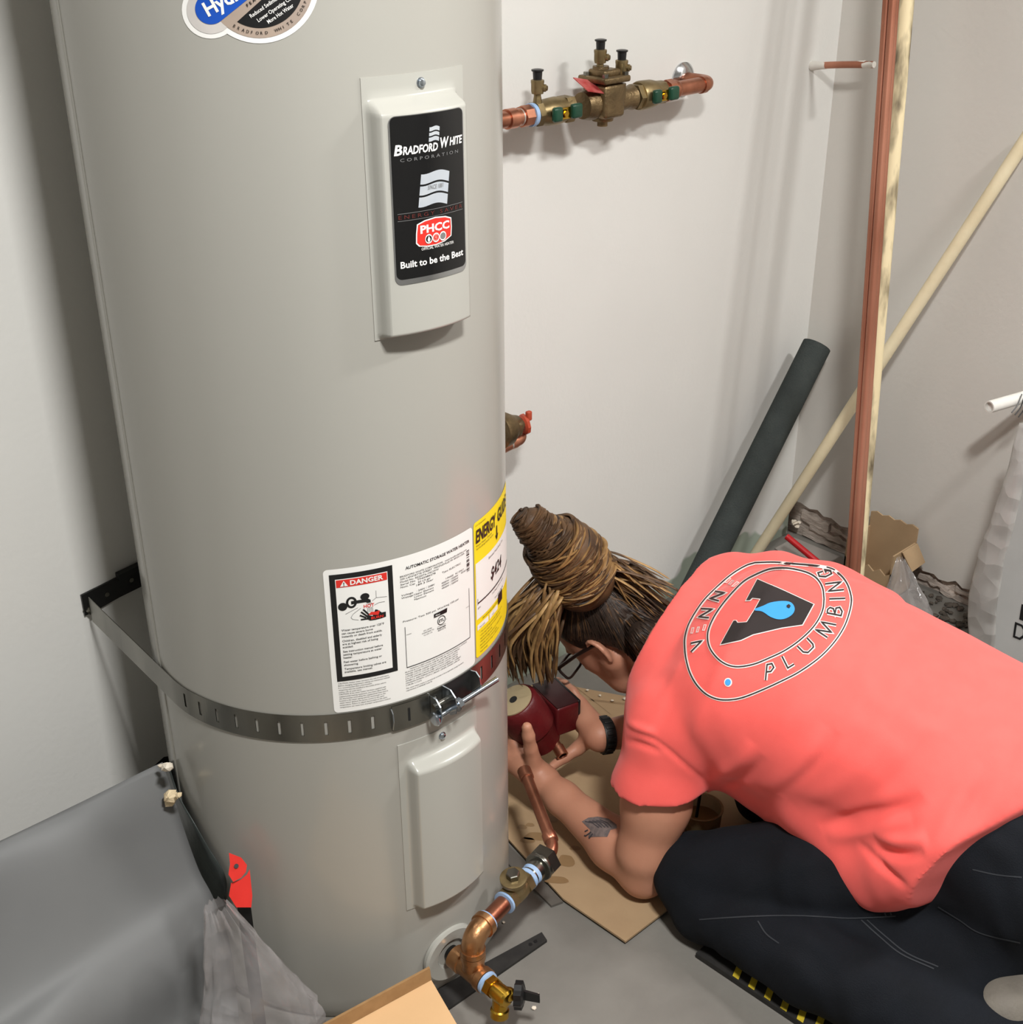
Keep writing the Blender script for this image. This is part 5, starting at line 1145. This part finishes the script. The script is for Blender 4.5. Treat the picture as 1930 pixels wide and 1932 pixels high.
# soft wrinkles, then drawn folds
Vs = Vs+Ns*(.0022*wr(Vs, 4., 17.)+.0010*wr(Vs, 1.1, 44.))[:, None]
Rm = toroom(Vs); tree = BVHTree.FromPolygons([Vector(p) for p in Rm], [tuple(map(int, q)) for q in Fs])
def cast(tr, u, v, off=0.):
    r = nrm(ray(u, v)); h = tr.ray_cast(Vector(CAM), Vector(r))
    if h[0] is None: return None
    n = np.array(h[1]); n = n if n@r < 0 else -n
    return np.array(h[0])+n*off
NR = normals(Rm, Fs)
def fold(pts, w, amp):
    pts = smooth_path([V(*p, 0) for p in pts], 6)
    Q = [cast(tree, p[0], p[1]) for p in pts]; Q = [q for q in Q if q is not None]
    if len(Q) < 2: return
    D = np.full(len(Rm), 9.); SS = np.zeros(len(Rm)); kq = len(Q)-1
    for i in range(len(Q)-1):
        a, b = Q[i], Q[i+1]; e = b-a; t = np.clip(((Rm-a)@e)/max(e@e, 1e-9), 0, 1); dd_ = np.linalg.norm(Rm-a-t[:, None]*e, axis=1); bt = dd_ < D; SS[bt] = (i+t[bt])/kq; D = np.minimum(D, dd_)
    global DSP; DSP = DSP+amp*np.exp(-(D/w)**2)*np.sin(np.pi*np.clip(SS, 0, 1))**.8
DSP = np.zeros(len(Rm))
for pts, w, amp in ([((1330, 1478), (1390, 1440), (1420, 1400))], .012, .007), ([((1352, 1490), (1400, 1470), (1440, 1425))], .009, -.006), ([((1440, 1492), (1500, 1450), (1560, 1370))], .016, .006), ([((1470, 1500), (1540, 1440), (1580, 1380))], .010, -.005), \
        ([((1545, 1560), (1620, 1540), (1700, 1525), (1740, 1500))], .012, -.010), ([((1560, 1580), (1640, 1570), (1720, 1545))], .014, .009), ([((1650, 1600), (1700, 1612), (1745, 1605))], .009, -.012), ([((1655, 1578), (1700, 1590), (1750, 1580))], .012, .010), \
        ([((1620, 1588), (1670, 1640), (1712, 1676))], .008, -.008), ([((1690, 1640), (1760, 1600), (1800, 1520), (1850, 1440))], .014, .005), ([((1790, 1600), (1840, 1520), (1880, 1430))], .012, -.004), ([((1180, 1372), (1240, 1400), (1300, 1450), (1340, 1482))], .005, -.004), ([((1165, 1350), (1200, 1372), (1240, 1385))], .007, .006), ([((1160, 1395), (1200, 1402), (1250, 1420))], .006, -.006), ([((1500, 1520), (1600, 1470), (1680, 1380))], .018, .005), ([((1600, 1530), (1690, 1470), (1760, 1380))], .014, -.004):
    for p in pts: fold(p, w, amp)
Rm = Rm+NR*DSP[:, None]
M_shirt = mat('coral_cotton', (250, 104, 98), .85, col2=(244, 98, 92), nscale=30, namt=.5, bump=.12, bscale=900, spec=.2, sheen=.15)
shirt = mesh_np('t_shirt', Rm, Fs, M_shirt, person)
del fs
tree = BVHTree.FromPolygons([Vector(p) for p in Rm], [tuple(map(int, q)) for q in Fs])
# print on the back, laid on the cloth
def cloth(off):
    last = [None]
    def fn(x, y):
        q = cast(tree, 1280+x/5.514, 1030+y/5.514, off)
        k = 0
        while q is None and k < 40: k += 1; q = cast(tree, 1280+x/5.514, 1030+(y+5*k)/5.514, off)
        if q is None: q = last[0] if last[0] is not None else atz(1280+x/5.514, 1030+y/5.514, .4)
        last[0] = q; return q
    return fn
M_pw = mat('white_shirt_print', (248, 236, 232), .7); M_pk = mat('dark_shirt_print', (46, 38, 38), .7); M_pb = mat('blue_shirt_print', (66, 160, 232), .7, col2=(58, 150, 222))
def cr2(pts, n=5): return [tuple(p[:2]) for p in smooth_path([V(*p, 0) for p in pts], n)]
outer = [(800, 182), (700, 215), (560, 300), (420, 420), (280, 560), (180, 700), (110, 830), (75, 960), (75, 1080), (90, 1200), (130, 1330), (200, 1450), (300, 1545), (420, 1595), (550, 1600), (680, 1575), (850, 1510), (1050, 1420), (1250, 1320), (1450, 1180), (1600, 1030), (1710, 870), (1770, 720), (1797, 580), (1780, 470), (1740, 380), (1670, 300), (1590, 245), (1440, 215), (1200, 195), (1000, 178), (800, 182)]
inner = [(1515, 560), (1500, 450), (1450, 360), (1370, 300), (1250, 260), (1100, 238), (950, 250), (800, 310), (680, 380), (560, 500), (460, 620), (380, 740), (325, 860), (310, 960), (330, 1060), (390, 1150), (470, 1220), (560, 1255), (660, 1258), (800, 1230), (950, 1170), (1100, 1100), (1250, 1000), (1380, 880), (1460, 770), (1505, 660), (1515, 560)]
letters = [[(910, 1400), (925, 1240), (975, 1230), (995, 1270), (965, 1310), (920, 1315)], [(1080, 1155), (1140, 1275), (1205, 1235)], [(1240, 1050), (1300, 1110), (1350, 1115), (1405, 1060), (1400, 1030), (1340, 965)], [(1550, 960), (1430, 880), (1590, 905), (1490, 800), (1640, 830)], [(1548, 706), (1690, 734), (1702, 690), (1678, 648), (1640, 656), (1628, 718), (1612, 662), (1578, 650), (1552, 672), (1548, 706)], [(1570, 560), (1735, 555)], [(1525, 405), (1690, 385), (1560, 480), (1720, 465)], [(1500, 275), (1450, 290), (1465, 325), (1530, 330), (1590, 300), (1580, 265), (1520, 258), (1535, 290)], [(135, 1020), (250, 995), (140, 1105)], [(240, 660), (360, 665), (220, 745), (325, 755)], [(385, 480), (485, 495), (335, 555), (430, 580)]]
ebars = [[(133, 912), (145, 858), (165, 856), (152, 912)], [(190, 902), (203, 850), (222, 848), (208, 900)], [(255, 882), (272, 825), (293, 826), (274, 882)], [(485, 385), (528, 338), (548, 346), (505, 388)], [(522, 402), (560, 362), (578, 368), (540, 408)], [(558, 425), (612, 378), (630, 386), (578, 428)]]
emb = [(825, 355), (1080, 465), (1405, 615), (1290, 825), (1080, 855), (780, 925), (650, 985), (445, 1030), (580, 785), (605, 785), (620, 808), (715, 800), (790, 680), (860, 555), (775, 545), (750, 570), (710, 572)]
drop = cr2([(800, 665), (880, 635), (960, 600), (1080, 585), (1170, 600), (1210, 660), (1190, 720), (1120, 765), (1040, 775), (960, 750), (900, 710), (860, 690), (800, 685)], 3)
mb = MB(); f = cloth(.0012)
stroke(mb, cr2(outer), 34, f, step=24); stroke(mb, cr2(inner), 34, f, step=24)
for l in letters: stroke(mb, l, 36, f, step=20)
for e in ebars: stroke(mb, e, 8, f, step=14, closed=True)
stroke(mb, emb, 18, f, step=20, closed=True); poly2(mb, ellipse(518, 1420, 42, 46), f, cut=22)
back_print = mb.build('back_print', M_pw, shirt, smooth=0, fix=False, label='round printed badge with white outlines')
mb = MB(); f = cloth(.0022)
stroke(mb, cr2(outer), 14, f, step=24); stroke(mb, cr2(inner), 14, f, step=24)
for l in letters: stroke(mb, l, 15, f, step=20)
poly2(mb, emb, cloth(.0019), cut=24)
mb.build('dark_print', M_pk, back_print, smooth=0, fix=False)
mb = MB(); poly2(mb, drop, cloth(.0028), cut=22); mb.build('blue_drop', M_pb, back_print, smooth=0, fix=False)
mb = MB(); poly2(mb, ellipse(518, 1420, 30, 34), cloth(.0024), cut=22); mb.build('blue_dot', M_pb, back_print, smooth=0, fix=False)
mb = MB(); poly2(mb, [(1125, 635), (1150, 620), (1170, 640), (1155, 665), (1130, 655)], cloth(.0036)); mb.build('drop_highlight', M_pk, back_print, smooth=0, fix=False)
# seam ridge of the sleeve hem
# tattoo on the forearm
treeb = BVHTree.FromPolygons([Vector(p) for p in toroom(Vb)], [tuple(map(int, q)) for q in Fb])
def skin_at(off): return lambda x, y: (lambda q: q if q is not None else atz(x, y, .06))(cast(treeb, x, y, off))
mb = MB(); poly2(mb, [(1098, 1550), (1110, 1543), (1128, 1541), (1148, 1545), (1163, 1556), (1164, 1563), (1152, 1566), (1146, 1579), (1136, 1571), (1128, 1568), (1122, 1579), (1110, 1580), (1114, 1566)], skin_at(.0007), cut=6)
tat = mb.build('tattoo', mat('grey_tattoo_ink', (122, 108, 104), .55, col2=(84, 78, 80), nscale=120, namt=.8), body, smooth=0, fix=False, label='grey winged tattoo on the forearm')
mb = MB()
for i in range(5): stroke(mb, [(1104+i*7, 1550-i*.6), (1118+i*7, 1553), (1130+i*6, 1562)], 1.6, skin_at(.0012), step=5)
for p in ([(1116, 1570), (1106, 1577), (1103, 1576)], [(1119, 1573), (1112, 1582)], [(1110, 1566), (1104, 1569)]): stroke(mb, p, 2.4, skin_at(.0012), step=5)
mb.build('tattoo_line', mat('dark_tattoo_ink', (66, 62, 66), .55), tat, smooth=0, fix=False)

# ---- glasses
def R3(p): return O2+EX*p[0]+EY*p[1]+EZ*p[2]
gl = MB(); g_t = [hp_(-.02, .012, .077), hp_(.04, .020, .078), hp_(.112, .022, .070)]
gl.tube([R3(p) for p in g_t], .0040, n=8); gl.tube([R3(hp_(-.02, .012, -.077)), R3(hp_(.04, .020, -.078)), R3(hp_(.112, .022, -.070))], .0030, n=8)
for sg in (1, -1):
    sq = lambda w_: math.copysign(abs(w_)**.45, w_)
    loop = [R3(hp_(.114, .006+.016*sq(math.sin(t)), sg*(.040+.030*sq(math.cos(t))))) for t in np.linspace(0, 2*math.pi, 33)]
    gl.tube(loop, .0028, n=8, cap=False)
gl.tube([R3(hp_(.115, .010, .010)), R3(hp_(.118, .012, 0)), R3(hp_(.115, .010, -.010))], .0022, n=8)
glo = gl.build('glasses', mat('dark_brown_frame', (38, 26, 22), .3), person)

# ---- wristband on the right wrist, with links
ax_ = nrm(WR-(ER*.35+WR*.65)); wc = R3(WR-ax_*.010); wax = EX*ax_[0]+EY*ax_[1]+EZ*ax_[2]
wb = MB().lathe(wc-wax*.011, wax, [(0, .030), (0, .0345), (.003, .0355), (.019, .0355), (.022, .0345), (.022, .030)], n=32, cap=False)
a2, b2, _ = frame(wax)
for j in range(18):
    t = 2*math.pi*j/18; d = a2*math.cos(t)+b2*math.sin(t); wb.box(wc+d*.0362, (.0075, .017, .003), ax=[np.cross(wax, d), wax, d], bev=.001)
wb.build('wristband', mat('black_rubber_band', (24, 26, 26), .5, col2=(36, 38, 38)), person, smooth=35)

# ---- hair
def strand_mat(name, c1, c2, sc=60): return mat(name, c1, .48, col2=c2, nscale=sc, namt=.9, bump=.15, bscale=140, spec=.35)
M_hd = strand_mat('dark_brown_hair', (54, 42, 34), (34, 26, 22)); M_hb = strand_mat('blond_brown_hair', (150, 116, 72), (92, 66, 42), 30); M_hm = strand_mat('brown_hair', (98, 72, 48), (62, 46, 34), 30)
fh = Field(HO-.20, HO+.20, .0036)
fh.ell(hp_(-.018, .056, 0), (.103, .098, .083), HA, .0).ell(hp_(-.058, -.025, 0), (.060, .085, .070), HA, .03).ell(hp_(-.062, -.075, .010), (.045, .050, .056), HA, .03).cone(hp_(-.06, -.06, .0), hp_(-.062, -.095, 0), .045, .030, .02)
fh.cut(hp_(.062, .055, 0), nrm(HF*1.0-HU*.45))
for sg in (1, -1):
    fh.ell(hp_(.030, -.055, .070*sg), (.075, .072, .075), HA, .006, sub=True); fh.ell(hp_(-.010, -.010, .095*sg), (.024, .036, .030), HA, .006, sub=True)
fh.ell(hp_(-.078, -.082, .020), (.040, .052, .058), HA, .02)
for u_, v_ in ((1225, 1170), (1240, 1160), (1215, 1200)):
    q_ = cast(treeb, u_, v_)
    if q_ is not None: fh.ell(old(q_), (.030, .030, .030), None, .02)
Vh, Fh = fh.mesh(2); hair = mesh_np('hair', toroom(Vh), Fh, M_hd, person); hair['label'] = 'dark brown hair swept up from the ear'
rh = random.Random(12)
def lock(mb, pts, r, n=6, fl=.6):
    P = smooth_path([R3(p) for p in pts], 6); k = len(P); rs = [r*(.35+.65*math.sin(math.pi*min(1, .12+.88*(1-i/(k-1)))))*(1 if i < k-1 else .2) for i in range(k)]
    mb.tube(P, rs, n=n, flat=fl)
# sleek strands over the dark sides
mb = MB()
BUN = hp_(-.030, .150, .010)
def sk(f, u, l, g=1.03):     # push a head-frame point out to the hair cap
    c = V(-.018, .056, 0); r = V(.103, .098, .083); v = (V(f, u, l)-c)/r; v = v/np.linalg.norm(v); q = c+v*r*g; return hp_(*q)
treeh = BVHTree.FromPolygons([Vector(p) for p in toroom(Vh)], [tuple(map(int, q)) for q in Fh])
line = smooth_path([V(1066, 1196, 0), V(1085, 1206, 0), V(1120, 1200, 0), V(1165, 1222, 0), V(1200, 1250, 0), V(1226, 1206, 0), V(1244, 1160, 0)], 8)
mb2 = MB()
for i in range(210):
    st = line[rh.randrange(len(line))]+V(rh.uniform(-6, 6), rh.uniform(-8, 6), 0); en = V(1095+(st[0]-1120)*.42+rh.uniform(-10, 10), 1112+rh.uniform(-10, 14), 0)
    pts = [cast(treeh, *(st*(1-t)+en*t+V(0, 10*math.sin(math.pi*t)*rh.uniform(-.4, .4), 0))[:2], .0012) for t in (0, .2, .4, .6, .8, 1.)]
    pts = [old(p) for p in pts if p is not None]
    if len(pts) > 3 and max(np.linalg.norm(a-b) for a, b in zip(pts[:-1], pts[1:])) < .06: lock(mb if rh.random() < .8 else mb2, pts, rh.uniform(.0018, .0034))
mb2.build('side_strands', M_hm, hair, smooth=60)
mb.build('side_strands', M_hd, hair, smooth=60)
# twisted bun rising from the crown toward upper left
B0 = Py(1094, 1088, 2.075); B1 = Py(1066, 1040, 2.06); B2 = Py(1004, 992, 2.045)
fh = Field(np.minimum(B0, B2)-.10, np.maximum(B0, B2)+.10, .0034)
fh.chain([B0, B1, B2+V(.016, 0, -.010)], [.066, .058, .026], .02).ell(B2, (.034, .030, .034), None, .012)
Vh, Fh = fh.mesh(2); bun = mesh_np('bun', toroom(Vh), Fh, M_hm, person); bun['label'] = 'twisted top bun of brown and blond hair'
def wind(mb, n, r0, c0, c1, ra, rb, seed, span=(150, 250), dzr=.5):
    rr = random.Random(seed); ax3 = nrm(c1-c0); s_ = nrm(np.cross(ax3, V(0, 1, 0))); t_ = np.cross(ax3, s_)
    for i in range(n):
        z = rr.random(); st = rr.uniform(0, 360); sp = rr.uniform(*span); pts = []; dz = rr.uniform(-dzr, dzr)
        for k in range(7):
            th = math.radians(st+sp*k/6); zz = min(1.05, max(-.08, z+dz*(k/6-.5))); rad = ra+(rb-ra)*zz
            pts.append(c0+(c1-c0)*zz+(s_*math.cos(th)+t_*math.sin(th))*(rad+rr.uniform(-.001, .004)))
        lock(mb, pts, r0*rr.uniform(.7, 1.3))
mb = MB(); wind(mb, 64, 0.0050, B0, B1, .064, .058, 3, (110, 190)); mb.build('bun_strands', M_hb, bun, smooth=60)
mb = MB(); wind(mb, 54, 0.0047, B0, B1, .066, .058, 4, (110, 190)); wind(mb, 35, 0.0047, B1, B2, .055, .026, 5, (110, 190)); mb.build('bun_strands', M_hm, bun, smooth=60)
mb = MB(); wind(mb, 28, 0.0040, B0, B1, .066, .059, 6, (90, 160)); wind(mb, 38, 0.0043, B1, B2, .056, .027, 7, (110, 190)); mb.build('bun_strands', M_hd, bun, smooth=60)
mb = MB(); wind(mb, 112, 0.0040, B2+V(.022, 0, -.022), B2+V(-.008, 0, .014), .032, .027, 21, (120, 200), .25); wind(mb, 96, 0.0040, B1, B2, .058, .029, 22, (120, 200), .4); wind(mb, 32, 0.0043, B0, B1, .066, .059, 23, (90, 160)); mb.build('bun_strands', M_hm, bun, smooth=60)
mb = MB(); wind(mb, 73, 0.0054, B0, B1, .066, .059, 13, (100, 180)); wind(mb, 19, 0.0043, B1, B2, .057, .029, 14, (100, 180)); mb.build('bun_strands', M_hb, bun, smooth=60)
M0 = B0*.45+B1*.55; M1 = B1*.55+B2*.45
mb = MB(); wind(mb, 60, .0040, B2+V(.012, 0, -.010), B2+V(-.026, 0, .020), .035, .014, 41, (120, 220), .2); mb.build('bun_strands', M_hm, bun, smooth=60)
mb = MB(); wind(mb, 70, .0042, M0, M1, .067, .055, 31, (100, 190)); mb.build('bun_strands', M_hm, bun, smooth=60)
mb = MB(); wind(mb, 34, .0042, M0, M1, .068, .056, 32, (80, 160)); mb.build('bun_strands', M_hb, bun, smooth=60)
# loose locks hanging in front of the face (left) and over the nape (right)
loose = MB(); loose2 = MB(); loose3 = MB()
def pick(): return (loose, loose, loose2, loose3)[rh.randrange(4)]
for i in range(260):
    a = rh.random(); y = 2.055+rh.uniform(-.05, .07)
    u0 = 1058+rh.uniform(-26, 22); v0 = 1080+rh.uniform(-26, 36); ue = 962+84*a+rh.uniform(-8, 8); ve = 1160+rh.uniform(20, 134)*(1 if a > .25 else .95)
    bow = -22*(1-a)
    lock(pick(), [Py(u0, v0, y+.06), Py(u0*.62+ue*.38+bow, v0*.66+ve*.34, y-.012), Py(ue+bow*.5+rh.uniform(-9, 9), v0*.3+ve*.7, y-.006), Py(ue+rh.uniform(-7, 7), ve, y+.004)], rh.uniform(.0022, .0046))
for i in range(170):
    a = rh.random(); y = 2.08+rh.uniform(-.02, .08)
    u0 = 1105+rh.uniform(-20, 20); v0 = 1062+rh.uniform(-26, 44); ue = 1185+96*a+rh.uniform(-10, 10); ve = 1080+rh.uniform(-26, 100)*(1-.45*a)+30*a
    lock(pick() if rh.random() < .6 else loose2, [Py(u0, v0, y), Py(u0*.66+ue*.34, v0*.7+ve*.3-10, y), Py(u0*.25+ue*.75, ve*.8+v0*.2-8, y), Py(ue, ve+6, y-.01)], rh.uniform(.0020, .0042))
loose.build('loose_locks', M_hb, hair, smooth=60); loose2.build('loose_locks', M_hm, hair, smooth=60); loose3.build('loose_locks', strand_mat('light_blond_hair', (176, 142, 94), (128, 98, 60), 30), hair, smooth=60)
# ---- shoe
so_ = pf(*ANL); shoe_d = nrm(V(.80, -.34, 0)); A3 = [EX*shoe_d[0]+EY*shoe_d[1], -EX*shoe_d[1]+EY*shoe_d[0], EZ]
fsn = Field(ANL-V(.10, .22, .06), ANL+V(.34, .14, .16), .005)
sd3 = [shoe_d, V(-shoe_d[1], shoe_d[0], 0), V(0, 0, 1)]
SHC = Pz(1890, 1905, .095)
fsn = Field(SHC-V(.14, .14, .075), SHC+V(.24, .14, .12), .005)
fsn.chain([SHC, SHC+V(.07, .02, .004), SHC+V(.16, .05, .0)], [.056, .052, .046], .03).cut(V(0, 0, .0155), V(0, 0, -1))
Vz, Fz = fsn.mesh(2); sh_ = mesh_np('shoe', toroom(Vz), Fz, mat('grey_shoe', (112, 106, 97), .7, col2=(92, 86, 79), nscale=20, bump=.2), person)

# ------------------------------------------------------------------ the pump in her hands
pump = thing('circulator_pump', 'dark red circulator pump held in both hands', 'pump', R3(Pz(1030, 1360, .13)))
M_pump = mat('dark_red_casting', (92, 18, 22), .45, col2=(68, 13, 16), nscale=30, bump=.2, bscale=120)
pa = R3(Pz(970, 1322, .240)); pbb = R3(Pz(1024, 1398, .128)); pd = nrm(pbb-pa); pl = np.linalg.norm(pbb-pa)
MB().lathe(pa, pd, [(0, .040), (.004, .044), (.03, .047), (pl*.6, .047), (pl*.62, .041), (pl, .037), (pl+.004, .028)], n=36).build('motor_housing', M_pump, pump)
MB().lathe(pa-pd*.0035, pd, [(0, .034), (.001, .037), (.0035, .037)], n=32).build('end_cap', mat('beige_end_cap', (164, 148, 116), .5, col2=(150, 134, 104)), pump)
MB().lathe(pa-pd*.0042, pd, [(0, .008), (.0006, .008)], n=16).build('cap_hole', M_ink, pump, smooth=0)
bcn = R3(Pz(1047, 1334, .178)); bd1 = nrm(R3(Pz(1088, 1365, .178))-R3(Pz(1020, 1300, .178))); bd2 = nrm(np.cross(EZ, bd1)); bd2 = bd2
MB().box(bcn, (.098, .052, .066), ax=[bd1, bd2, EZ], bev=.006).build('terminal_box', M_pump, pump)
MB().box(bcn+bd2*.0275*(1 if bd2@EY > 0 else -1)+EZ*.004, (.092, .006, .060), ax=[bd1, bd2, EZ], bev=.002).build('box_lid', M_black, pump)
MB().box(bcn+EZ*.0338, (.094, .048, .0015), ax=[bd1, bd2, EZ]).build('name_plate', mat('dark_plate', (56, 26, 28), .4), pump, smooth=0)
cs0 = R3(Pz(1040, 1388, .142)); cs1 = R3(Pz(1062, 1426, .122)); cdir = nrm(cs1-cs0)
MB().lathe(cs0, cdir, [(0, .0090), (.008, .0090), (np.linalg.norm(cs1-cs0)*.55, .0092), (np.linalg.norm(cs1-cs0)*.58, .0118), (np.linalg.norm(cs1-cs0), .0118), (np.linalg.norm(cs1-cs0), .0085), (.01, .0082)], n=20, cap=False).build('copper_stub', M_copper, pump)
MB().lathe(cs0+cdir*.002, cdir, [(0, .0105), (.006, .0105)], n=18).build('solder_ring', M_solder, pump)
